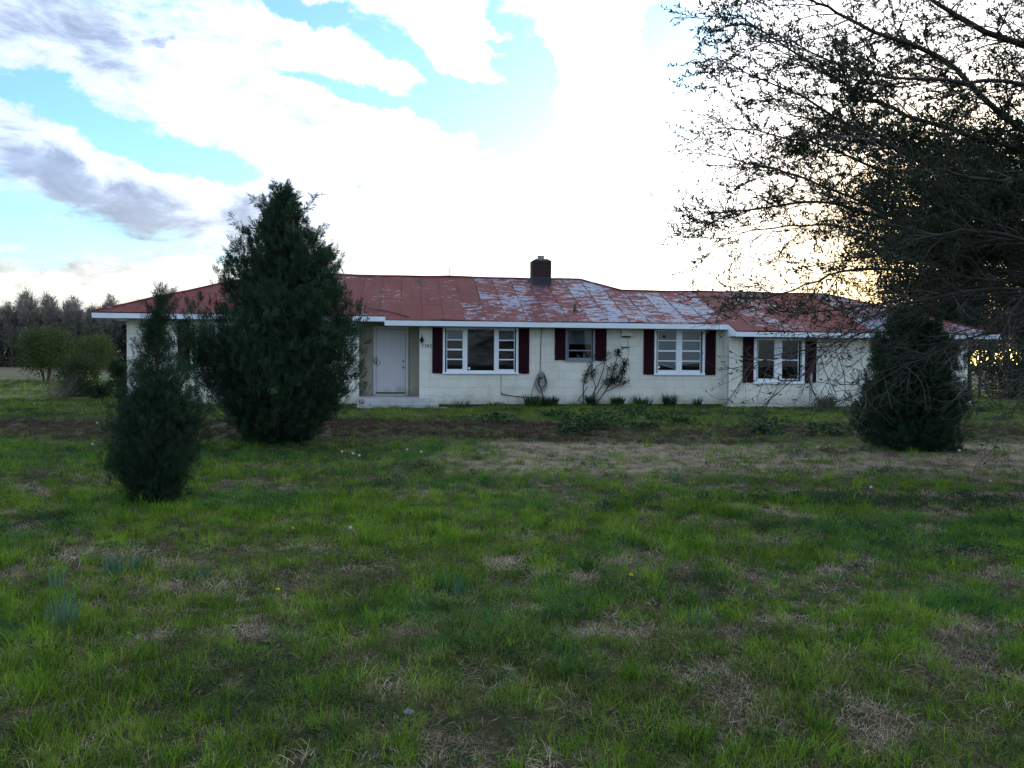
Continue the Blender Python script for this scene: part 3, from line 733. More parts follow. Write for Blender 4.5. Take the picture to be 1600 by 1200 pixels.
# door
d = BM(); d.box(-1.33, -.43, .955, .99, .375, 2.36); door = d.build('door', m_door, house)
t = BM(); t.box(-1.42, -1.34, .945, 1.09, .27, 2.46); t.box(-.42, -.33, .945, 1.09, .27, 2.46); t.box(-1.34, -.42, .945, 1.09, 2.37, 2.46); t.build('door_frame', m_door, house)
t = BM(); t.box(-1.34, -.42, .90, 1.0, .262, .335); t.build('threshold', m_soffit, house)
for z, r in ((1.36, .028), (1.17, .033)):
    q = BM(); q.lathe([(r * .9, 0), (r, .01), (r * .5, .02), (r, .04), (r * .7, .06)], (0, 0, 0), 12); o = q.build('door_knob', m_brass, door); o.rotation_euler = (math.pi / 2, 0, 0); o.location = (-.49, .955, z)
# steps: two poured slabs with a broken corner
st = BM(); st.box(-1.79, .27, -.62, -.005, .12, .238); step = st.build('front_steps', m_conc, None, .008)
step.location = (HX, HY, 0); step.rotation_euler = (0, 0, HR)
q = BM(); q.box(-1.82, .56, -1.0, -.01, -.02, .117); q.build('lower_step', m_conc, step, .01)
q = BM(); q.box(-1.86, .40, -1.12, -.02, -.15, -.023); q.build('step_base', m_conc, step, .01)
q = BM(); q.prism([(.42, -1.1, -.12), (.86, -1.02, -.12), (.78, -.62, -.12), (.45, -.6, -.12)], (0, 0, .12)); q.build('broken_slab', m_conc, step, .01)
tag(step, 'pale grey concrete steps with chipped edges in front of the white door', 'steps')

# coach lamp and house number
q = BM(); c0 = (.075, -.09)
q.lathe([(.022, 0), (.055, .05), (.062, .10), (.03, .14), (.012, .19), (.004, .30)], (c0[0], c0[1], 1.93), 6); q.box(.055, .095, -.09, -.002, 2.05, 2.08); q.lathe([(.004, 0), (.012, .03), (.02, .05)], (c0[0], c0[1], 1.88), 6)
q.build('wall_lamp', m_iron, house)
DIG = {'7': [[(0, 1), (1, 1), (.35, 0)]], '3': [[(0, 1), (.7, 1), (1, .8), (.9, .58), (.4, .52), (.95, .45), (1, .2), (.7, 0), (0, .02)]],
       '9': [[(1, .6), (.5, .45), (.05, .6), (.05, .9), (.5, 1), (1, .85), (1, .5), (.8, .1), (.3, 0)]], '2': [[(0, .8), (.3, 1), (.8, 1), (1, .75), (.6, .4), (0, .02), (1, .02)]]}
for k, cch in enumerate('7392'):
    q = BM(); u = .075 + .083 * k
    for line in DIG[cch]: q.tube([(u + x * .042, -.006, 1.785 + z * .088) for x, z in line], .0085, 5)
    q.build('house_number_digit', m_iron, house)

# vent hood, wires, conduit, coiled hose
q = BM(); q.box(6.34, 6.64, -.11, -.002, 2.26, 2.45); q.prism([(6.32, -.15, 2.20), (6.66, -.15, 2.20), (6.66, -.002, 2.20), (6.32, -.002, 2.20)], (0, 0, .055)); q.build('vent_hood', m_block, house, .004)
q = BM(); q.box(6.36, 6.62, -.10, -.003, 2.165, 2.198); q.build('vent_hood', m_tar, house)
q = BM(); q.tube([(6.55, -.012, 2.17), (6.555, -.012, 1.87), (6.57, -.012, 1.6)], .006, 4); q.build('wire', m_hose, house)
q = BM(); q.box(6.32, 6.60, -.05, -.003, 1.83, 1.855); q.build('bracket', m_cable, house)
q = BM(); q.tube([(3.80, -.02, 2.45), (3.77, -.02, 2.2), (3.755, -.02, 1.6), (3.75, -.03, 1.05)], .010, 5); q.build('wire', m_cable, house)
q = BM(); q.tube([(2.52, -.02, .97), (2.52, -.02, .45), (2.53, -.03, .38), (2.7, -.035, .33), (3.1, -.04, .28), (3.4, -.05, .25), (3.75, -.05, .27)], [.006, .006, .02, .014, .013, .013, .012], 5); q.build('wire', m_cable, house)
hose = empty('coiled_hose', (HX, HY, 0), HR); tag(hose, 'coil of old hose and cable hanging on the wall right of the triple window', 'hose')
for k in range(7):
    w_ = .06 + .10 * random.random(); h_ = .35 + .35 * random.random(); cx = 3.76 + random.uniform(-.03, .05); pts = []
    for i in range(17):
        a = 2 * math.pi * i / 16; pts.append((cx + w_ * math.sin(a) * (1.2 - .4 * math.cos(a)), -.06 - .012 * k, 1.05 - h_ / 2 + h_ / 2 * math.cos(a)))
    b = BM(); b.tube(pts, .008 if k % 2 else .011, 5); b.build('loop', m_cable if k % 2 else m_hose, hose)
b = BM(); b.tube([(3.74, -.07, .95), (3.70, -.10, .7), (3.80, -.10, .4), (3.86, -.12, .15)], .018, 6); b.build('thick_cable', m_cable, hose)
b = BM(); b.tube([(3.72, -.07, .98), (3.56, -.09, .7), (3.45, -.10, .3), (3.40, -.15, .1)], .010, 6); b.build('loose_end', m_cable, hose)
b = BM(); b.lathe([(.03, 0), (.09, .05), (.10, .14), (.03, .24)], (3.76, -.10, .85), 8); b.build('hook', m_hose, hose)

# post in front of the right wing and pale stone at its corner
px, py = w2(12.20, -.95)
b = BM(); b.tube([(0, 0, -.2), (.01, 0, .5), (.02, .01, 1.10)], [.05, .048, .045], 4)
o = b.build('post', m_post); o.location = (px, py, -.03); tag(o, 'short grey weathered post standing by the double window right of the corner', 'post')
px, py = w2(18.05, -.35)
b = BM(); b.lathe([(.09, 0), (.13, .08), (.12, .2), (.10, .27), (.04, .30)], (0, 0, 0), 9); o = b.build('pale_stone', m_pot, None, 0, True); o.location = (px, py, -.10); tag(o, 'rounded pale stone at the right corner of the house', 'stone')

# ------------------------------------------------------------------ junipers
def spray_mesh(TMo, P, D, L, nl=5, w=.016, spread=.75):
    """flat feathery sprays: an axis with side leaflets, vectorised over many"""
    P = np.asarray(P, float); D = nrm(D); n = len(P); L = np.broadcast_to(L, n).astype(float)
    N = nrm(RNG.normal(size=(n, 3))); side = nrm(np.cross(D, N)); 
    TMo.leaves(P, D, L, np.full(n, w) * (L / .15), N, .03)
    for k in range(nl):
        t = (.15 + .75 * k / nl)
        for s in (-1, 1):
            a = spread * RNG.uniform(.7, 1.2, n)[:, None]
            d = nrm(D * np.cos(a) + s * side * np.sin(a) + RNG.normal(size=(n, 3)) * .18)
            TMo.leaves(P + D * (L * t)[:, None], d, L * (.62 - .42 * k / nl) * RNG.uniform(.7, 1.25, n), w * (L / .15), N, .03)
def juniper(name, label, loc, prof, nb, nspray, seed, lean=(0, 0), group=None, sprayL=(.10, .18), open_top=.55, w=.016, matl=None, nl=5, lowfill=1.0, thin_k=.62, zexp=.9, shoots=20, shootL=.4):
    """prof: list of (height, radius)"""
    global RNG
    old = RNG; RNG = np.random.default_rng(seed)
    root = empty(name, (*loc, ghf(*loc))); tag(root, label, 'juniper', group)
    Hh = prof[-1][0]; zs = np.array([p[0] for p in prof]); rs = np.array([p[1] for p in prof])
    tm = TM(); n = 14; zz = np.linspace(-.1, Hh * .97, n + 1)
    cx = lean[0] * (zz / Hh) + .02 * Hh * np.sin(zz * 1.7 + seed) * .3; cy = lean[1] * (zz / Hh)
    axis = np.stack([cx, cy, zz], 1); rad = .022 * Hh * (1 - zz / Hh * .93)
    tm.twigs(axis[:-1], axis[1:], rad[:-1], rad[1:], 8); 
    tm.build('trunk', m_jbark, root)
    ax = lambda z: np.stack([np.interp(z, zz, cx), np.interp(z, zz, cy), z], -1)
    # branches sweep up and out to the envelope
    z1 = RNG.uniform(.01, 1, nb) ** zexp * Hh
    nbg = max(14, nb // 11); bz_ = RNG.uniform(.01, 1, nbg) ** zexp * Hh; bp_ = RNG.uniform(0, 2 * np.pi, nbg); bl_ = RNG.uniform(.80, 1.12, nbg); bi = RNG.integers(0, nbg, nb)
    loose = RNG.uniform(size=nb) < .30
    z1 = np.where(loose, z1, np.clip(bz_[bi] + RNG.normal(size=nb) * .028 * Hh, .02, Hh * .99))
    ph = np.where(loose, RNG.uniform(0, 2 * np.pi, nb), bp_[bi] + RNG.normal(size=nb) * .20); lob = 1 + .16 * np.sin(3 * ph + seed) + .12 * np.sin(5 * ph + z1 * 3 / Hh * 2) + .10 * np.sin(9 * z1 / Hh * 3 + 2 * ph)
    r1 = np.interp(z1, zs, rs) * lob * np.where(loose, .85, bl_[bi]) * RNG.uniform(.80, 1.03, nb) * (1 + .15 * (RNG.uniform(size=nb) > .86))
    r1 = np.minimum(r1, np.interp(z1, zs, rs) * 1.17 + .02)
    z0 = np.clip(z1 - r1 * RNG.uniform(.5, 1.1, nb), .05, None)
    A = ax(z0); B = ax(z1) + np.stack([r1 * np.cos(ph), r1 * np.sin(ph), 0 * r1], 1)
    mid = (A + B) / 2 + np.stack([.12 * r1 * np.cos(ph), .12 * r1 * np.sin(ph), -.14 * r1], 1)
    br = TM(); rb = .007 * (Hh / 2) ** .6
    br.twigs(A, mid, rb, rb * .6, 3); br.twigs(mid, B, rb * .6, rb * .25, 3)
    br.build('branches', m_jbark, root)['kind'] = 'stuff'
    # sprays along the branches
    fo = TM(); per = max(1, nspray // nb)
    for k in range(per):
        t = 1 - RNG.uniform(0, 1, nb) ** 1.5 * .85
        a = (t * .5)[:, None] * 0; 
        Pm = (1 - t)[:, None] ** 2 * A + (2 * t * (1 - t))[:, None] * mid + (t ** 2)[:, None] * B
        thin = np.clip((z1 / Hh - open_top) / (1 - open_top), 0, 1)
        keep = RNG.uniform(size=nb) > np.sqrt(thin) * thin_k
        spread = (.05 + .10 * (1 - thin)) * (Hh / 2) ** .4 * lowfill
        Pm = Pm + np.clip(RNG.normal(size=(nb, 3)), -1.7, 1.7) * spread[:, None] * .7
        Pm[:, 2] = np.maximum(Pm[:, 2], .02)
        out = nrm(B - A) * .6 + np.array([0, 0, .75]) + RNG.normal(size=(nb, 3)) * .38
        L = RNG.uniform(*sprayL, nb)
        spray_mesh(fo, Pm[keep], out[keep], L[keep], nl, w)
    # long feathery shoots that stick out of the upper outline
    zq = RNG.uniform(open_top * .75, .93, shoots) * Hh; pq = RNG.uniform(0, 2 * np.pi, shoots); rq = np.interp(zq, zs, rs) * .6
    zq[:3] = Hh * .88; rq[:3] = 0
    Aq = ax(zq) + np.stack([rq * np.cos(pq), rq * np.sin(pq), 0 * rq], 1); lq = shootL * RNG.uniform(.55, 1.1, shoots)
    Dq = nrm(np.stack([np.cos(pq), np.sin(pq), RNG.uniform(.9, 2.0, shoots)], 1)); Dq[:3] = nrm(np.stack([RNG.normal(size=3) * .3, RNG.normal(size=3) * .2, np.ones(3)], 1))
    Bq = Aq + Dq * lq[:, None]
    sh = TM(); sh.twigs(Aq, Bq, .006, .002, 3); sh.build('shoots', m_jbark, root)['kind'] = 'stuff'
    for t in np.linspace(.25, 1.0, 9):
        for _ in range(2):
            spray_mesh(fo, Aq + (Bq - Aq) * t, Dq + RNG.normal(size=Dq.shape) * .55, RNG.uniform(*sprayL, shoots) * (1.15 - .5 * t), nl, w)
    # leader tips
    k = 40; t = RNG.uniform(.80, 1.0, k); P = ax(t * Hh); fo_dir = np.stack([RNG.normal(size=k) * .5, RNG.normal(size=k) * .5, np.full(k, .9)], 1)
    spray_mesh(fo, P, fo_dir, sprayL[0], nl, w)
    f_ = fo.build('foliage', matl or m_juniper, root); f_['kind'] = 'stuff'
    RNG = old
    return root
juniper('small_juniper', 'small slender dark juniper closest to the camera with open feathery top', (-3.36, 7.55),
        [(0, .08), (.15, .14), (.32, .28), (.54, .43), (.75, .44), (.95, .38), (1.17, .27), (1.4, .15), (1.6, .08), (1.8, .04), (2.02, .01)], 520, 13500, 3, (.06, 0), sprayL=(.06, .115), open_top=.50, w=.0065, nl=6, thin_k=.97, lowfill=.66, zexp=1.1, shoots=16, shootL=.24)
juniper('large_juniper', 'tall broad dark juniper tree hiding the left part of the house', (-3.86, 13.3),
        [(0, .22), (.35, .64), (.77, 1.10), (1.25, 1.38), (1.75, 1.44), (2.2, 1.30), (2.6, 1.12), (3.0, .86), (3.4, .58), (3.75, .32), (4.0, .14), (4.2, .02)], 900, 27000, 11, (.12, 0), sprayL=(.12, .22), open_top=.50, w=.0095, nl=6, thin_k=.86, lowfill=.8, zexp=1.0, shoots=60, shootL=.55)
juniper('round_juniper', 'dark rounded juniper in front of the right wing of the house', (6.30, 12.75),
        [(0, .40), (.2, .60), (.5, .74), (.8, .74), (1.2, .66), (1.6, .54), (1.85, .38), (2.0, .22), (2.1, .05)], 520, 15000, 21, (.02, 0), sprayL=(.10, .19), open_top=.75, w=.0095, nl=6)

# shrubs standing left of the house
def bush(name, label, cat, loc, R, Hh, base, n, leaf, matl, seed, stems=7, twig=None, flat=.0, group=None):
    global RNG
    old = RNG; RNG = np.random.default_rng(seed)
    root = empty(name, (*loc, ghf(*loc))); tag(root, label, cat, group)
    tm = TM(); ph = RNG.uniform(0, 2 * np.pi, stems); rr = R * RNG.uniform(.2, .7, stems); e = np.stack([rr * np.cos(ph), rr * np.sin(ph), RNG.uniform(.5, .9, stems) * Hh], 1)
    s0 = np.stack([.06 * R * np.cos(ph), .06 * R * np.sin(ph), np.full(stems, -.05)], 1); m_ = (s0 + e) / 2 * [.75, .75, 1]
    tm.twigs(s0, m_, .012 * Hh, .008 * Hh, 5); tm.twigs(m_, e, .008 * Hh, .003 * Hh, 5)
    for _ in range(5):
        k = RNG.integers(0, stems, 40); t = RNG.uniform(.3, 1, 40)[:, None]; p = m_[k] * (1 - t) + e[k] * t
        tm.twigs(p, p + RNG.normal(size=(40, 3)) * [R * .35, R * .35, Hh * .12] + [0, 0, .08 * Hh], .003 * Hh, .0012 * Hh, 3)
    tm.build('stems', twig or m_bark, root)
    # leaf clumps
    nc = max(12, n // 90); th = RNG.uniform(0, 2 * np.pi, nc); cz = base + (Hh - base) * RNG.uniform(.05, .92, nc)
    prof = np.sqrt(np.clip(1 - ((cz - (base + Hh) / 2) / ((Hh - base) / 2 * 1.08)) ** 2, .05, 1))
    r = R * prof * np.sqrt(RNG.uniform(.1, 1, nc)) * .85
    C = np.stack([r * np.cos(th), r * np.sin(th), cz], 1)
    ci = RNG.integers(0, nc, n); P = C[ci] + RNG.normal(size=(n, 3)) * R * .17
    P[:, 2] = np.maximum(P[:, 2], .02)
    D = nrm(P - C[ci]) + [0, 0, .5] + RNG.normal(size=(n, 3)) * .3
    fo = TM(); fo.leaves(P, D, leaf[0] * RNG.uniform(.6, 1.3, n), leaf[1] * RNG.uniform(.7, 1.2, n)); fo.build('foliage', matl, root)['kind'] = 'stuff'
    RNG = old
    return root
def atg(px, py, Y): return ((px - 800) / 1256 * Y, Y)     # only used to lay things out on the map
bush('budding_tree', 'round olive green budding shrub, bigger of two in front of the far woods', 'shrub', atg(72, 0, 44), 1.45, 2.9, .6, 6500, (.14, .06), m_olive, 31, 9)
bush('budding_tree', 'thin brownish budding shrub standing alone just left of the house', 'shrub', atg(150, 0, 52), 1.3, 2.9, .5, 4200, (.14, .055), m_olive, 32, 9)
bush('juniper_bush', 'dark green rounded bush left of the house with grey twigs at its foot', 'shrub', atg(118, 0, 29.0), .78, 1.40, .02, 5200, (.10, .035), m_juniper_far, 33, 6)
bush('corner_bush', 'small upright dark green bush touching the left corner of the house', 'shrub', atg(186, 0, 26.5), .40, 1.25, .02, 3200, (.09, .03), m_juniper_far, 34, 6)
bush('low_bush', 'low flat black green bush between the two dark bushes left of the house', 'shrub', atg(152, 0, 27.5), .55, .42, .0, 2400, (.08, .035), m_darkever, 35, 5)
def twig_bush(name, label, loc, R, Hh, n, seed):
    g = np.random.default_rng(seed); root = empty(name, (*loc, ghf(*loc))); tag(root, label, 'shrub'); tm = TM()
    ph = g.uniform(0, 2 * np.pi, n); r0 = R * .3 * np.sqrt(g.uniform(0, 1, n)); A = np.stack([r0 * np.cos(ph), r0 * np.sin(ph), np.full(n, -.03)], 1)
    B = A + np.stack([R * 1.3 * np.cos(ph) * g.uniform(0, 1, n), R * 1.3 * np.sin(ph) * g.uniform(0, 1, n), Hh * g.uniform(.25, .9, n)], 1)
    tm.twigs(A, B, .006, .003, 3)
    for _ in range(4):
        k = g.integers(0, n, n); t = g.uniform(.4, 1, n)[:, None]; p = A[k] * (1 - t) + B[k] * t
        tm.twigs(p, p + g.normal(size=(n, 3)) * [.12, .12, .06] + [0, 0, .18], .003, .0015, 3)
    tm.build('stems', m_greytwig, root)['kind'] = 'stuff'
twig_bush('twiggy_bush', 'leafless grey twiggy bush at the foot of the dark rounded bush', atg(92, 0, 26.5), .75, 1.0, 70, 41)

# ------------------------------------------------------------------ far woods on the left and right
def far_tree_mesh(kind, seed):
    g = np.random.default_rng(seed); Hh = {'bare': 14, 'green': 13, 'cedar': 10}[kind]
    tr = TM(); zz = np.linspace(-.3, Hh * .84, 9); sx = .25 * np.sin(zz * .4 + seed); ax = np.stack([sx, 0 * zz, zz], 1); r = .16 * (1 - zz / Hh) + .02
    tr.twigs(ax[:-1], ax[1:], r[:-1], r[1:], 5)
    nb = 46; z0 = g.uniform(.28 if kind != 'cedar' else .1, .93, nb) * Hh; ph = g.uniform(0, 6.28, nb); ln = g.uniform(.9, 2.6, nb) * (1.15 - .55 * z0 / Hh) if kind != 'cedar' else (Hh - z0) * g.uniform(.2, .32, nb) + .4
    A = np.stack([np.interp(z0, zz, sx), 0 * z0, z0], 1); up = g.uniform(.7, 1.9, nb); B = A + np.stack([np.cos(ph), np.sin(ph), up], 1) * ln[:, None] * .62
    tr.twigs(A, B, .045, .015, 3)
    cr = TM(); n = 2300 if kind == 'bare' else 2600; k = g.integers(0, nb, n); t = g.uniform(.25, 1.05, n)[:, None]; P = A[k] * (1 - t) + B[k] * t + g.normal(size=(n, 3)) * [.35, .35, .3]
    if kind == 'bare':
        D = nrm((B - A)[k]) + [0, 0, .7] + g.normal(size=(n, 3)) * .55; cr.leaves(P, D, g.uniform(.5, 1.3, n), g.uniform(.025, .06, n), g.normal(size=(n, 3)))
    else:
        D = g.normal(size=(n, 3)) + [0, 0, .4]; cr.leaves(P, D, g.uniform(.22, .5, n), g.uniform(.07, .18, n), g.normal(size=(n, 3)))
    return tri_mesh('far_trunk', np.concatenate(tr.V), np.concatenate(tr.F)), tri_mesh('far_crown', np.concatenate(cr.V), np.concatenate(cr.F))
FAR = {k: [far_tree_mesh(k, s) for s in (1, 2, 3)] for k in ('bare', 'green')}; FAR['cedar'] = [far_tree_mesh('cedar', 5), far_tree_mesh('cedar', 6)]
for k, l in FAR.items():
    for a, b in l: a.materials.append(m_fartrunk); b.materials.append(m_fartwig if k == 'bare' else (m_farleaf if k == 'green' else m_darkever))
FL = {'bare': 'tall bare grey tree in the far woods beyond the field', 'green': 'tall leafing tree in the far woods beyond the field', 'cedar': 'dark conical evergreen in the far woods beyond the field'}
gf_ = np.random.default_rng(77)
spots = [(x, y) for y in (138, 142, 147, 153, 160, 168) for x in np.arange(-122, -40, 2.9)] + [(x, y) for y in (120, 127, 135) for x in np.arange(62, 112, 3.6)]
for i, (x, y) in enumerate(spots):
    kind = gf_.choice(['bare', 'green', 'cedar'], p=[.76, .19, .05]); A_, B_ = FAR[kind][gf_.integers(0, len(FAR[kind]))]
    o = empty('forest_tree', (x + gf_.uniform(-1.4, 1.4), y + gf_.uniform(-2, 2), -.1), gf_.uniform(0, 6.28)); s = gf_.uniform(.80, .97); o.scale = (s * 1.05, s * 1.05, s * gf_.uniform(.78, .98))
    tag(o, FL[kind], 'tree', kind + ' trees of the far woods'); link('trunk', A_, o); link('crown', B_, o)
def undergrowth():
    g = np.random.default_rng(5); tm = TM(); n = 44000
    x = np.where(g.uniform(size=n) < .68, g.uniform(-120, -38, n), g.uniform(60, 114, n)); y = np.where(x < 0, g.uniform(134, 172, n), g.uniform(117, 140, n))
    z = g.uniform(0, 1, n) ** 1.15 * (7.0 + 3.0 * vnoise(x, y, .15, 4)); tm.leaves(np.stack([x, y, z], 1), g.normal(size=(n, 3)) + [0, 0, 1.2], g.uniform(.5, 1.6, n), g.uniform(.10, .4, n))
    o = tm.build('undergrowth', m_farleaf); tag(o, 'tangled undergrowth filling the foot of the far woods', 'undergrowth', None, 'stuff')
undergrowth()

# ------------------------------------------------------------------ evergreens behind the right end of the house
def evergreen(label, loc, Hh, cb, R, seed, n, trunk_r=.3, leaf=(.16, .07)):
    g = np.random.default_rng(seed); root = empty('evergreen_tree', (*loc, -.05)); tag(root, label, 'tree')
    tm = TM(); zz = np.linspace(-.1, Hh * .92, 10); sx = .15 * np.sin(zz * .6 + seed); ax = np.stack([sx, 0 * zz, zz], 1); r = trunk_r * (1 - zz / Hh * .9); tm.twigs(ax[:-1], ax[1:], r[:-1], r[1:], 9)
    tm.build('trunk', m_bark, root)
    nb = 60; z0 = g.uniform(cb * .85, Hh * .9, nb); ph = g.uniform(0, 6.28, nb)
    prof = np.sin(np.clip((z0 - cb * .8) / (Hh - cb * .8), 0.08, .97) * np.pi) ** .6; ln = R * prof * g.uniform(.65, 1.15, nb)
    A = np.stack([np.interp(z0, zz, sx), 0 * z0, z0], 1); B = A + np.stack([np.cos(ph) * ln, np.sin(ph) * ln, g.uniform(-.1, .5, nb) * ln], 1)
    l2 = TM(); l2.twigs(A, B, .07, .02, 4); l2.build('limbs', m_bark, root)['kind'] = 'stuff'
    k = g.integers(0, nb, n // 14); t = 1 - g.uniform(0, 1, len(k))[:, None] ** 1.4 * .8; C = A[k] * (1 - t) + B[k] * t + g.normal(size=(len(k), 3)) * .35
    ci = np.repeat(np.arange(len(k)), 14); P = C[ci] + g.normal(size=(len(ci), 3)) * [.26, .26, .17]
    cr = TM(); cr.leaves(P, g.normal(size=P.shape) + [0, 0, .2], leaf[0] * g.uniform(.6, 1.4, len(P)), leaf[1] * g.uniform(.6, 1.4, len(P)), g.normal(size=P.shape)); cr.build('crown', m_darkever, root)['kind'] = 'stuff'
evergreen('tall dark evergreen behind the house roof, leftmost of the big evergreens', (19.4, 36), 12.0, 3.7, 4.4, 51, 30000, .42)
evergreen('tall dark evergreen with thinner trunk behind the right end of the house', (21.6, 38.5), 11.5, 3.9, 4.0, 52, 26000, .28)
evergreen('dark evergreen with low hanging crown at the right edge beyond the house', (25.5, 38), 11.8, 2.4, 4.6, 53, 30000, .32)
bush('yard_shrub', 'dark leafy shrub under the evergreens right of the house', 'shrub', (20.6, 33.0), 1.5, 1.9, .0, 5200, (.13, .05), m_darkever, 54, 8)
bush('yard_shrub', 'wide dark shrub at the far right edge of the yard', 'shrub', (18.6, 27.2), 1.0, 1.25, .0, 5200, (.10, .04), m_darkever, 55, 8)
bush('yard_shrub', 'loose grey green shrub seen just past the right corner of the house', 'shrub', (24.8, 48), 1.4, 2.1, .1, 2600, (.13, .05), m_olive, 56, 8)
b = BM(); b.tube([(0, 0, -.2), (.02, 0, .6), (0, 0, 1.15)], .055, 6); o = b.build('fence_post', m_bark); o.location = (18.9, 32.5, 0); tag(o, 'dark thin fence post in the side yard right of the house', 'post')

# ------------------------------------------------------------------ the big oak at the right: trunk outside the picture, limbs reaching in
def oak():
    g = np.random.default_rng(101); root = empty('oak_tree', (7.7, 9.6, ghf(7.7, 9.6) - .05))
    tag(root, 'big spreading oak with fine twigs and narrow leaves reaching in from the right', 'tree')
    base = np.array([7.7, 9.6, 0.])
    def w(px, py, Y): return np.array([(px - 800) / 1256 * Y, Y, EYE + (566 - py) / 1256 * Y])
    # limbs as paths through the air; last number: how leafy
    limbs = [
        ([(1806, 150, 9.6), (1531, 46, 9.3), (1435, -10, 9.0), (1340, -70, 8.8)], .085, 1.0),
        ([(1806, 280, 9.6), (1600, 200, 9.2), (1456, 83, 8.9), (1352, 46, 8.7), (1268, 0, 8.5), (1180, -40, 8.4)], .075, 1.0),
        ([(1806, 120, 9.6), (1640, 40, 9.9), (1590, -30, 9.9)], .08, 1.0),
        ([(1806, 300, 9.6), (1560, 220, 8.8), (1380, 160, 8.5), (1250, 90, 8.3), (1140, 15, 8.2)], .06, 1.1),
        ([(1806, 330, 9.6), (1600, 290, 9.3), (1400, 230, 9.4), (1250, 150, 9.3), (1105, 85, 9.2)], .06, 1.2),
        ([(1806, 360, 9.6), (1600, 330, 9.6), (1420, 280, 9.9), (1260, 215, 9.8), (1120, 195, 9.6)], .06, 1.3),
        ([(1806, 380, 9.6), (1600, 370, 8.8), (1400, 330, 8.6), (1250, 270, 8.5), (1110, 235, 8.4)], .055, 1.2),
        ([(1806, 400, 9.6), (1600, 400, 9.2), (1430, 350, 9.2), (1290, 310, 9.1), (1180, 320, 9.0), (1085, 328, 8.9)], .055, 1.0),
        ([(1806, 420, 9.6), (1620, 420, 9.6), (1460, 400, 9.9), (1320, 350, 9.8), (1210, 350, 9.7), (1110, 372, 9.5)], .05, .8),
        ([(1806, 430, 9.6), (1600, 430, 8.8), (1389, 412, 8.6), (1310, 417, 8.5), (1218, 450, 8.4), (1130, 462, 8.3)], .045, .55),
        ([(1806, 430, 9.6), (1640, 440, 8.2), (1480, 450, 7.8), (1350, 490, 7.6), (1270, 560, 7.5), (1200, 618, 7.4)], .035, .10),
        ([(1806, 440, 9.6), (1650, 470, 9.0), (1500, 460, 8.8), (1380, 500, 8.6), (1290, 530, 8.4), (1170, 560, 8.3)], .035, .14),
        ([(1806, 440, 9.6), (1660, 500, 8.8), (1540, 510, 8.6), (1420, 560, 8.5), (1330, 610, 8.4), (1250, 640, 8.4)], .030, .06),
        ([(1806, 420, 9.6), (1620, 440, 8.0), (1560, 520, 7.6), (1540, 600, 7.5), (1600, 640, 7.4)], .025, .05),
        ([(1806, 430, 9.6), (1680, 420, 10.2), (1520, 440, 10.4), (1360, 470, 10.4), (1240, 480, 10.2), (1150, 470, 10.0)], .04, .35),
        ([(1806, 340, 9.6), (1640, 260, 10.6), (1480, 230, 11.2), (1330, 200, 11.4), (1210, 170, 11.4)], .06, 1.3),
        ([(1806, 380, 9.6), (1640, 350, 10.8), (1500, 330, 11.4), (1360, 330, 11.6), (1240, 290, 11.6)], .06, 1.3),
        ([(1806, 300, 9.6), (1650, 150, 8.6), (1500, 120, 8.0), (1350, 110, 7.8), (1200, 50, 7.7)], .055, .9),
        ([(1806, 400, 9.6), (1660, 380, 8.0), (1520, 350, 7.4), (1400, 370, 7.2), (1300, 400, 7.1)], .045, .8),
        ([(1806, 350, 9.6), (1700, 250, 8.4), (1560, 270, 7.6), (1430, 250, 7.3), (1300, 180, 7.1)], .05, 1.0),
        ([(1806, 410, 9.6), (1700, 470, 10.4), (1600, 480, 10.8), (1480, 520, 10.9), (1400, 590, 10.9)], .035, .12),
        ([(1806, 380, 9.6), (1700, 430, 7.8), (1640, 540, 7.2), (1580, 640, 7.0)], .03, .04),
    ]
    segA, segB, segR0, segR1 = [], [], [], []; lp, ld = [], []
    thick = BM()
    def smooth(pts, n):
        pts = np.array(pts); out = []
        P = np.vstack([2 * pts[0] - pts[1], pts, 2 * pts[-1] - pts[-2]])
        for i in range(1, len(P) - 2):
            for k in range(n):
                t = k / n; out.append(.5 * ((2 * P[i]) + (-P[i - 1] + P[i + 1]) * t + (2 * P[i - 1] - 5 * P[i] + 4 * P[i + 1] - P[i + 2]) * t * t + (-P[i - 1] + 3 * P[i] - 3 * P[i + 1] + P[i + 2]) * t ** 3))
        out.append(pts[-1]); return np.array(out)
    def add_path(P, r0, r1):
        n = len(P) - 1
        for i in range(n):
            segA.append(P[i]); segB.append(P[i + 1]); segR0.append(r0 + (r1 - r0) * i / n); segR1.append(r0 + (r1 - r0) * (i + 1) / n)
    def walk(p, d, L, n, wob, trop):
        P = [p]; d = d / np.linalg.norm(d)
        for _ in range(n):
            d = d + g.normal(size=3) * wob + trop; d = d / np.linalg.norm(d); P.append(P[-1] + d * (L / n))
        return np.array(P)
    def twig(p, d, L, leafy):
        P = walk(p, d, L, 3, .22, np.array([0, 0, .06])); add_path(P, .0032, .0014)
        cl = vnoise(p[0] + p[1] * .7, p[2] * 1.3 + p[1], 1.1, 6); core = 2.4 if (p[0] > -4.3 + .5 * (float(cl) - .5) and 2.3 < p[2] < 4.6) else (2.1 if p[0] > -4.3 else 1.4); k = g.poisson(max(.3, 21 * (float(cl) - .08)) * min(leafy, 1.2) * L / .3 * core)
        for _ in range(k):
            t = g.uniform(.1, 1.02) * 3; i = min(int(t), 2); q = P[i] + (P[i + 1] - P[i]) * (t - i); lp.append(q); ld.append((P[i + 1] - P[i]) / (L / 3) * .7 + g.normal(size=3) * .55 + [0, 0, .2])
    def perp(d, ang):
        a = g.normal(size=3); a -= d * a.dot(d); a /= np.linalg.norm(a); a[2] *= .6
        return d * math.cos(ang) + a * math.sin(ang)
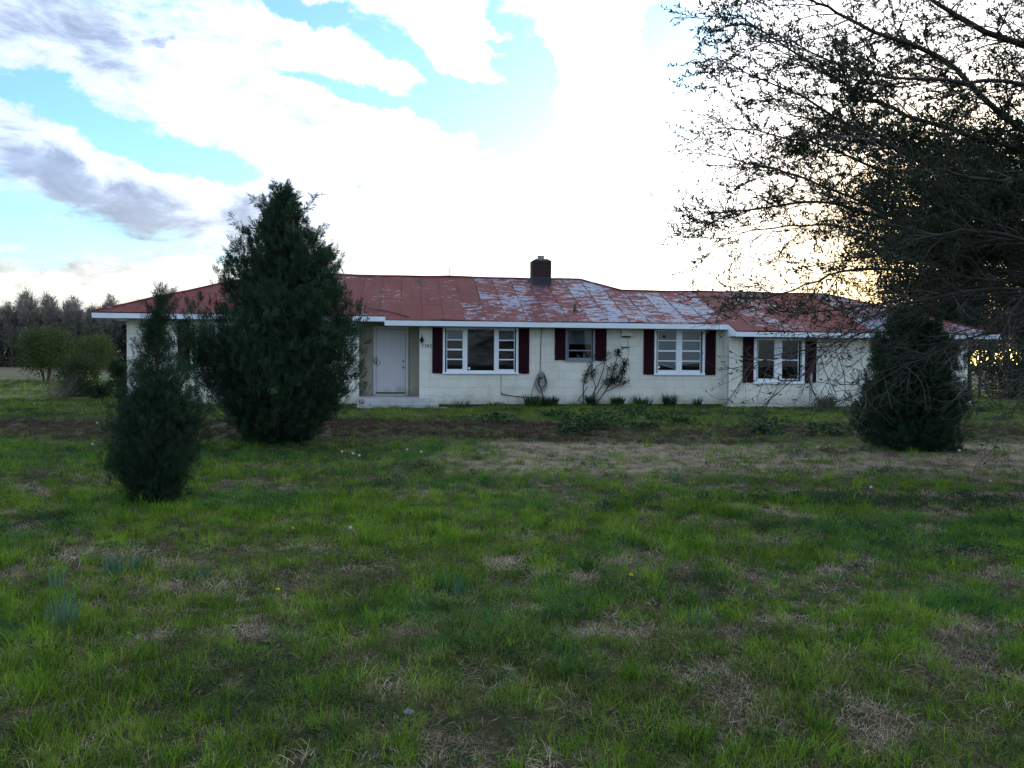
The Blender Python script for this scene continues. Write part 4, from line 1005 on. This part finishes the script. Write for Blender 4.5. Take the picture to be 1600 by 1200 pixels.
    def sub(P, r, leafy, level, dens):
        L = np.linalg.norm(np.diff(P, axis=0), axis=1); s = np.concatenate([[0], np.cumsum(L)]); tot = s[-1]
        step = {1: .125, 2: .072}[level] / dens; x = tot * (.12 if level == 1 else .15)
        while x < tot:
            i = min(np.searchsorted(s, x) - 1, len(L) - 1); i = max(i, 0); f = (x - s[i]) / L[i]; q = P[i] + (P[i + 1] - P[i]) * f; d = (P[i + 1] - P[i]) / L[i]
            dd = perp(d, g.uniform(.5, 1.1))
            if level == 1:
                ln = g.uniform(.45, 1.15) * (1 - .35 * x / tot); droop = -.03 if leafy > .3 else -.07
                Q = walk(q, dd + [0, 0, .1], ln, 6, .13, np.array([-.03, 0, droop])); add_path(Q, max(.005, r * .22 * (1 - .5 * x / tot)), .003); sub(Q, r * .3, leafy, 2, dens)
            else:
                twig(q, dd, g.uniform(.16, .42), leafy)
            x += step * g.uniform(.6, 1.4)
    for path, r, leafy in limbs:
        pts = [w(*p) for p in path]; pts[0] = np.array([7.7, 9.6, max(1.9, min(6.2, pts[0][2]))])
        P = smooth(pts, 5); P[1:-1] += g.normal(size=P[1:-1].shape) * .012
        P = P - np.array([7.7, 9.6, 0.])
        n = len(P); rad = [r * .62 * (1 - .86 * (i / (n - 1)) ** .8) for i in range(n)]
        bb = BM(); bb.tube([tuple(q) for q in P], rad, 6); bb.build('limb', m_bark, root, 0, True)
        sub(P, r, leafy, 1, 1.15 if leafy > .3 else .95)
    tm = TM(); A = np.array(segA); B = np.array(segB); tm.twigs(A, B, np.array(segR0), np.array(segR1), 3)
    tm.build('twigs', m_twig, root)['kind'] = 'stuff'
    P = np.array(lp); D = np.array(ld); lf = TM(); n = len(P); lf.leaves(P, D, g.uniform(.032, .066, n), g.uniform(.011, .020, n), g.normal(size=(n, 3)), .12); lf.build('leaves', m_oakleaf, root)['kind'] = 'stuff'
    # trunk
    t = BM(); zz = [-.2, 0, .3, 1.0, 2.0, 3.5, 5.0, 6.5, 8.5, 10.5]; rr = [.62, .52, .42, .36, .33, .29, .24, .18, .11, .04]
    t.tube([(.05 * math.sin(z), .05 * math.cos(z * 1.3), z) for z in zz], rr, 14); t.build('trunk', m_bark, root, 0, True)
oak()

# ------------------------------------------------------------------ climbing rose on the wall
def rose():
    g = np.random.default_rng(9); root = empty('climbing_rose', (HX, HY, 0), HR); tag(root, 'straggly climbing rose with bare lower canes growing up the wall', 'climber')
    def q(x, y): return ((x - 846) / 50.0 + 3.76, -.10, (628 - y) / 50.5 + .05)    # wall sketch to metres
    canes = [[(914, 628), (914, 600), (920, 575), (928, 560), (932, 545)], [(921, 628), (935, 598), (945, 575), (948, 555), (955, 545)], [(924, 628), (942, 600), (950, 590), (952, 570), (944, 556)],
             [(934, 628), (948, 608), (960, 603), (972, 597), (984, 592)], [(934, 628), (950, 606), (957, 590), (962, 572), (968, 552), (969, 542)], [(916, 628), (905, 622), (914, 610), (920, 600)],
             [(950, 604), (965, 588), (974, 578), (980, 565), (982, 556)], [(928, 628), (932, 600), (926, 580), (934, 568), (948, 560), (960, 552)], [(958, 590), (970, 600), (978, 580)]]
    lf = TM(); P = []; D = []
    for c in canes:
        pts = [Vector(q(*p)) + Vector((random.uniform(-.02, .02), random.uniform(-.06, .04), 0)) for p in c]
        b = BM(); b.tube(pts, [.019 - .011 * i / len(pts) for i in range(len(pts))], 5); b.build('cane', m_twig, root)
        for a_, b_ in zip(pts[:-1], pts[1:]):
            for k in range(26):
                t = g.uniform(); p = a_.lerp(b_, t)
                if p.z < .72 or float(vnoise(p.x * 1.3, p.z * 1.3, 3.2, 12)) < .47: continue
                for _ in range(4): P.append(np.array(p) + g.normal(size=3) * [.06, .03, .05]); D.append(g.normal(size=3) + [0, -.6, .2])
    P = np.array(P); D = np.array(D); lf.leaves(P, D, g.uniform(.04, .075, len(P)), g.uniform(.028, .045, len(P)), g.normal(size=(len(P), 3)) + [0, -1, .4]); lf.build('leaves', m_rose, root)['kind'] = 'stuff'
rose()

# ------------------------------------------------------------------ grass and small plants
def blades(n, R, L, Wd, splay, curl, g, droop=.0, base=.0):
    """a tuft: n bent blades, each three pieces"""
    ph = g.uniform(0, 6.283, n); r = R * np.sqrt(g.uniform(0, 1, n)); bp = np.stack([r * np.cos(ph), r * np.sin(ph), np.full(n, base - .01)], 1)
    a2 = ph + g.normal(size=n) * .9; sp = splay * g.uniform(.3, 1.4, n); ln = g.uniform(L[0], L[1], n); wd = g.uniform(Wd[0], Wd[1], n)
    h = np.stack([np.cos(a2), np.sin(a2), 0 * a2], 1); side = np.stack([-np.sin(a2), np.cos(a2), 0 * a2], 1)
    # blades turn their flat side any way
    tw = g.uniform(-1, 1, n)[:, None]; side = nrm(side + h * tw)
    V = []; p = bp.copy(); ang = sp * .5
    rows = [(p - side * wd[:, None] / 2, p + side * wd[:, None] / 2)]
    for k, f in enumerate((.36, .36)):
        p = p + (h * np.sin(ang)[:, None] + np.array([0, 0, 1.]) * np.cos(ang)[:, None]) * (ln * f)[:, None]; ang = ang + curl * g.uniform(.3, 1.5, n)
        ww = wd[:, None] * (.42 if k == 0 else .30); rows.append((p - side * ww, p + side * ww))
    tip = p + (h * np.sin(ang)[:, None] + np.array([0, 0, 1.]) * np.cos(ang)[:, None]) * (ln * .28)[:, None]
    V = np.stack([rows[0][0], rows[0][1], rows[1][0], rows[1][1], rows[2][0], rows[2][1], tip], 1)
    V[:, :, 2] = np.maximum(V[:, :, 2], -.01 + .002)
    b = np.arange(n)[:, None] * 7
    F = np.concatenate([b + [[0, 1, 3]], b + [[0, 3, 2]], b + [[2, 3, 5]], b + [[2, 5, 4]], b + [[4, 5, 6]]], 1).reshape(-1, 3)
    return V.reshape(-1, 3), F
def rosette(n, R, Hh, leaf, g):
    tm = TM(); P = np.stack([np.clip(g.normal(size=n), -1.7, 1.7) * R, np.clip(g.normal(size=n), -1.7, 1.7) * R, g.uniform(0, Hh, n)], 1); tm.leaves(P, g.normal(size=(n, 3)) * [1, 1, .5] + [0, 0, .25], leaf[0] * g.uniform(.6, 1.3, n), leaf[1] * g.uniform(.7, 1.2, n), g.normal(size=(n, 3)) * .5 + [0, 0, 1])
    return np.concatenate(tm.V), np.concatenate(tm.F)
def scatter(name, label, proto, X, Y, sc, mat_, extra_z=0.0, tilt=.12):
    V, F = proto; pm = tri_mesh(name + '_tuft', V, F); pm.materials.append(mat_); po = bpy.data.objects.new(name + '_tuft', pm)
    n = len(X); me = bpy.data.meshes.new(name); me.vertices.add(n); me.vertices.foreach_set('co', np.stack([X, Y, gh(X, Y) + extra_z], 1).astype(np.float32).ravel())
    a = me.attributes.new('sz', 'FLOAT', 'POINT'); a.data.foreach_set('value', np.asarray(sc, np.float32))
    r = np.stack([RNG.normal(size=n) * tilt, RNG.normal(size=n) * tilt, RNG.uniform(0, 6.283, n)], 1).astype(np.float32)
    a = me.attributes.new('rt', 'FLOAT_VECTOR', 'POINT'); a.data.foreach_set('vector', r.ravel())
    o = link(name, me); tag(o, label, 'grass', None, 'stuff')
    ng = bpy.data.node_groups.new(name, 'GeometryNodeTree'); ng.interface.new_socket('Geometry', in_out='INPUT', socket_type='NodeSocketGeometry'); ng.interface.new_socket('Geometry', in_out='OUTPUT', socket_type='NodeSocketGeometry')
    N = ng.nodes; gi = N.new('NodeGroupInput'); go = N.new('NodeGroupOutput'); ip = N.new('GeometryNodeInstanceOnPoints'); oi = N.new('GeometryNodeObjectInfo'); oi.inputs['Object'].default_value = po
    na = N.new('GeometryNodeInputNamedAttribute'); na.data_type = 'FLOAT'; na.inputs[0].default_value = 'sz'
    nb = N.new('GeometryNodeInputNamedAttribute'); nb.data_type = 'FLOAT_VECTOR'; nb.inputs[0].default_value = 'rt'
    L = ng.links; L.new(gi.outputs[0], ip.inputs['Points']); L.new(oi.outputs['Geometry'], ip.inputs['Instance']); L.new(nb.outputs['Attribute'], ip.inputs['Rotation']); L.new(na.outputs['Attribute'], ip.inputs['Scale']); L.new(ip.outputs[0], go.inputs[0])
    md = o.modifiers.new('scatter', 'NODES'); md.node_group = ng
    return o

def lawn():
    g = np.random.default_rng(2024)
    def pts(y0, y1, dens, m=.9):
        A = 0; n = int(dens * ((y1 - y0) * (2 * m) + .68 * (y1 ** 2 - y0 ** 2)))
        u = g.uniform(size=n); # sample Y with density ~ width
        y = np.sqrt(y0 ** 2 + u * (y1 ** 2 - y0 ** 2)); hw = .68 * y + m; x = g.uniform(-1, 1, n) * hw; return x, y
    X, Y = [], []
    for (a, b, d) in ((1.9, 4.5, 500), (4.5, 8, 270), (8, 13, 120), (13, 26.5, 46)):
        x, y = pts(a, b, d); X.append(x); Y.append(y)
    x = g.uniform(-32, -8, 5200); y = g.uniform(24, 50, 5200); X.append(x); Y.append(y)
    x = g.uniform(14, 24, 1500); y = g.uniform(24, 40, 1500); X.append(x); Y.append(y)
    X = np.concatenate(X); Y = np.concatenate(Y)
    # nothing grows inside the house or on the steps
    u = (X - HX) * math.cos(HR) + (Y - HY) * math.sin(HR); v = -(X - HX) * math.sin(HR) + (Y - HY) * math.cos(HR)
    front = np.where(u < -1.86, .30, np.where(u < .56, -1.14, np.where(u < U2, -.03, -.63)))
    ok = ~((u > -8.65) & (u < 17.9) & (v > front)); X, Y = X[ok], Y[ok]
    n = len(X); rr = g.uniform(size=n)
    # patch fields
    straw = fbm(X, Y, 2.3, 5) + .55 * (fbm(X, Y, 3.0, 8, 2) - .5)
    tan = np.clip((X + 2.2) / 2.5, 0, 1) * np.clip((Y - 9.3) / 1.0, 0, 1) * np.clip((13.9 - Y + .4 * np.sin(X)) / .8, 0, 1)          # worn band in front of the house
    tan = tan * np.clip(.6 + 1.6 * (fbm(X, Y, .5, 15) - .35), 0, 1)
    brown = np.clip((Y - 13.6 + .5 * np.sin(X * .7)) / .8, 0, 1) * np.clip((19.0 - Y) / 1.5, 0, 1) * np.clip(.15 + np.where(X < 2.0, 1.0, .35) + 1.5 * (fbm(X, Y, .45, 25) - .5), 0, 1)
    lush = np.clip(1 - np.hypot((X + 1.2) / 4.2, (Y - 7.2) / 2.6), 0, 1)
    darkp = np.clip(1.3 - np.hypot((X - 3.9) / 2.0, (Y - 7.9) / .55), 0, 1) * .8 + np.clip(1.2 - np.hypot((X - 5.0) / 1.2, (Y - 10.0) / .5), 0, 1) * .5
    ps = np.clip((straw - .585) * 9, 0.10, .85) * (1 - .85 * lush); near = Y < 9.5
    ps = np.where(near, ps, ps * .45); ps = np.maximum(ps, tan * .88)
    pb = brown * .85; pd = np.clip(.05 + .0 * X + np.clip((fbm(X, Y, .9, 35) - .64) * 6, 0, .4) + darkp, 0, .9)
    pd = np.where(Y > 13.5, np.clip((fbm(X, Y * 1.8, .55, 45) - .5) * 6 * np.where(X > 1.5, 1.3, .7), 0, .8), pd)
    po = np.clip((fbm(X, Y, .6, 55) - .46) * 3, 0.06, .7) * (1 - lush)
    t = np.full(n, 0)                                 # 0 green 1 lush long 2 olive 3 straw 4 dark broadleaf 5 brown
    t[rr < .30] = 1
    po = np.where(Y > 13.3, np.maximum(po, .72), np.maximum(po, .16))
    r2 = g.uniform(size=n); t[r2 < po] = 2
    t[(g.uniform(size=n) < np.clip((fbm(X, Y, .8, 65) - .52) * 5, 0, .6)) & (t < 2)] = 6      # bluish green patches
    r2 = g.uniform(size=n); t[r2 < ps] = 3
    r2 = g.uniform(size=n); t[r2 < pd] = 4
    r2 = g.uniform(size=n); t[r2 < pb] = 5
    hgt = .45 + .95 * fbm(X, Y, 1.9, 75, 2)
    base = np.interp(Y, [2, 6, 12, 20, 50], [.82, 1.0, 1.2, 1.6, 2.8]) * hgt
    keep_long = (t != 1) | (g.uniform(size=n) < .5)
    P = {0: blades(34, .055, (.045, .10), (.0018, .0034), .70, .38, g), 1: blades(26, .045, (.06, .135), (.0022, .0042), .50, .32, g), 2: blades(32, .06, (.035, .085), (.002, .004), .9, .5, g),
         3: blades(46, .06, (.025, .075), (.0015, .0034), 2.1, .9, g), 4: rosette(46, .032, .04, (.016, .010), g), 5: blades(26, .05, (.035, .085), (.003, .006), .6, .5, g), 6: blades(30, .055, (.05, .12), (.0022, .0045), .8, .5, g)}
    info = {0: ('lawn_grass', 'short mid green grass covering most of the front lawn', m_grass), 1: ('long_grass', 'longer bright green grass tufts in the lawn', m_grass), 2: ('olive_grass', 'thin olive green grass over the lawn', m_olivegr),
            3: ('dead_grass', 'dry tan dead grass patches in the lawn', m_straw), 4: ('clover', 'dark green broadleaf ground cover in the lawn', m_darkw), 5: ('brown_weeds', 'reddish brown band of low weeds in front of the house', m_brownw), 6: ('blue_grass', 'bluish green grass patches in the lawn', m_grass2)}
    for k in range(7):
        s = (t == k) & keep_long
        if k == 3: sc = base * .95
        else: sc = base
        # wide variation with distance-free random size
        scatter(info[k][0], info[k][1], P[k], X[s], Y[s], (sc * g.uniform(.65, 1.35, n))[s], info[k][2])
    # thatch of dead stalks under everything close by
    x, y = pts(1.9, 8.5, 110); scatter('thatch', 'flattened dead stalks lying under the grass', blades(22, .07, (.03, .09), (.0015, .003), 2.6, .5, g), x, y, g.uniform(.7, 1.3, len(x)), m_straw)
    x, y = pts(1.9, 9, 5); o = scatter('fallen_leaves', 'small brown fallen leaves and bits lying in the grass', rosette(5, .10, .03, (.045, .028), g), x, y, g.uniform(.4, .8, len(x)), m_brownw)
lawn()

def clump(name, label, cat, loc, n, R, L, Wd, splay, curl, m_, seed, group=None, z=0.0):
    g = np.random.default_rng(seed); V, F = blades(n, R, L, Wd, splay, curl, g); o = link(name, tri_mesh(name, V, F), None, m_); o.location = (*loc, ghf(*loc) + z); tag(o, label, cat, group); return o
def gpt(px, py):
    y = py - (px - 800) * .006; Yd = EYE * 1256 / (y - 566); return ((px - 800) / 1256 * Yd, Yd)
for i, (px, py, n, L, R, lab) in enumerate([(176, 905, 34, .17, .06, 'blue green iris leaves with yellowed tips in the left lawn'), (92, 992, 46, .20, .07, 'dark blue green iris clump at the left edge of the lawn'),
        (84, 930, 24, .14, .05, 'small bluish iris clump behind the dark one on the left'), (205, 895, 18, .13, .05, 'thin iris sprouts right of the yellow tipped leaves'), (315, 905, 26, .10, .06, 'short bluish iris sprouts in the bright green grass'),
        (1058, 752, 30, .20, .07, 'blue green iris clump at the border of the tan band'), (705, 935, 30, .13, .08, 'loose bluish clump near the middle of the lawn'), (1100, 985, 26, .12, .08, 'low bluish clump on the right lawn')]):
    clump('iris_clump', lab, 'plant', gpt(px, py), n, R, (L * .6, L * 1.1), (.006, .011), .35, .12, m_iris, 300 + i)
for i, (u, n, L, lab) in enumerate([(3.5, 90, .42, 'dark strappy clump below the coiled hose'), (4.0, 80, .36, 'dark strappy clump just right of the coiled hose'), (5.3, 110, .40, 'dark strappy clump at the foot of the climbing rose'),
        (6.15, 90, .34, 'dark strappy clump right of the climbing rose'), (6.95, 60, .36, 'small dark strappy clump left of the double white window'), (7.85, 110, .44, 'dark strappy clump under the double white window'), (8.75, 8, .34, 'few thin dark stalks right of the strappy clumps'),
        (2.3, 40, .20, 'low green tuft under the triple window'), (1.3, 34, .26, 'sparse tuft between the steps and the triple window')]):
    clump('strappy_clump', lab, 'plant', w2(u, -.30), int(n * 2.0 + 60 * math.sin(i * 2.3)), .20 + .09 * math.sin(i * 1.7 + 1), (L * .6, L * 1.25), (.016, .030), .50, .35, m_darkw, 330 + i)
bush('wall_weed', 'leafy weed at the wall right of the grey post', 'plant', w2(12.75, -.85), .36, .42, .0, 900, (.06, .03), m_juniper_far, 350, 5)
gw = np.random.default_rng(66)
for i in range(22):
    x = gw.uniform(-1.0, 9.5); y = gw.uniform(14.5, 20.5); s = gw.uniform(.7, 1.6)
    if x < 1 and gw.uniform() < .6: continue
    V, F = rosette(230, .13 * s, .17 * s, (.075, .04), gw); V = V * [1.6, 1, 1]; o = link('weed_clump', tri_mesh('weed_clump', V, F), None, m_darkw); o.location = (x, y, ghf(x, y))
    tag(o, 'low dark green weed clump in the rough grass before the house', 'weed', 'dark weed clumps before the house')
def flower(kind, px, py, h):
    x, y = gpt(px, py); z0 = ghf(x, y); b = BM(); b.tube([(0, 0, -.01), (.008, 0, h * .6), (.012, 0, h)], .002 if y < 8 else .004, 5)
    r = empty('dandelion', (x, y, z0)); b.build('stem', m_stem, r)
    tm = TM(); n = 130 if kind == 'puff' else 60; c = np.array([[.012, 0, h]]); s = .014 if kind == 'puff' else .015
    s *= 1.0 if y < 9 else 1.3
    D = RNG.normal(size=(n, 3)); D = nrm(D)
    if kind != 'puff': D[:, 2] = np.abs(D[:, 2]) * .5 + .1
    tm.leaves(np.repeat(c, n, 0), D, s, s * .45); tm.build('seed_head' if kind == 'puff' else 'petals', m_puff if kind == 'puff' else m_yellow, r)
    if kind == 'puff': tag(r, 'white dandelion seed head standing in the grass', 'dandelion', 'white dandelion seed heads')
    else: tag(r, 'yellow dandelion flower in the grass', 'dandelion', 'yellow dandelion flowers')
for px, py in ((142, 700), (545, 852), (533, 712), (550, 716), (560, 722), (635, 708), (657, 712), (1362, 780), (1549, 765), (150, 664), (1597, 708), (52, 632), (1500, 712)): flower('puff', px, py + 6, .12 if py < 740 else .14)
for px, py in ((455, 840), (430, 944), (705, 728), (986, 925)): flower('yellow', px, py, .07)
x, y = gpt(640, 1138); q = BM(); q.lathe([(.012, 0), (.022, .006), (.018, .014), (.008, .02)], (0, 0, 0), 8); o = q.build('grey_stone', m_rock, None, 0, True); o.location = (x, y, ghf(x, y) + .015); o.scale = (1.1, .8, .8)
tag(o, 'small blue grey stone lying in the dead grass near the bottom', 'stone')
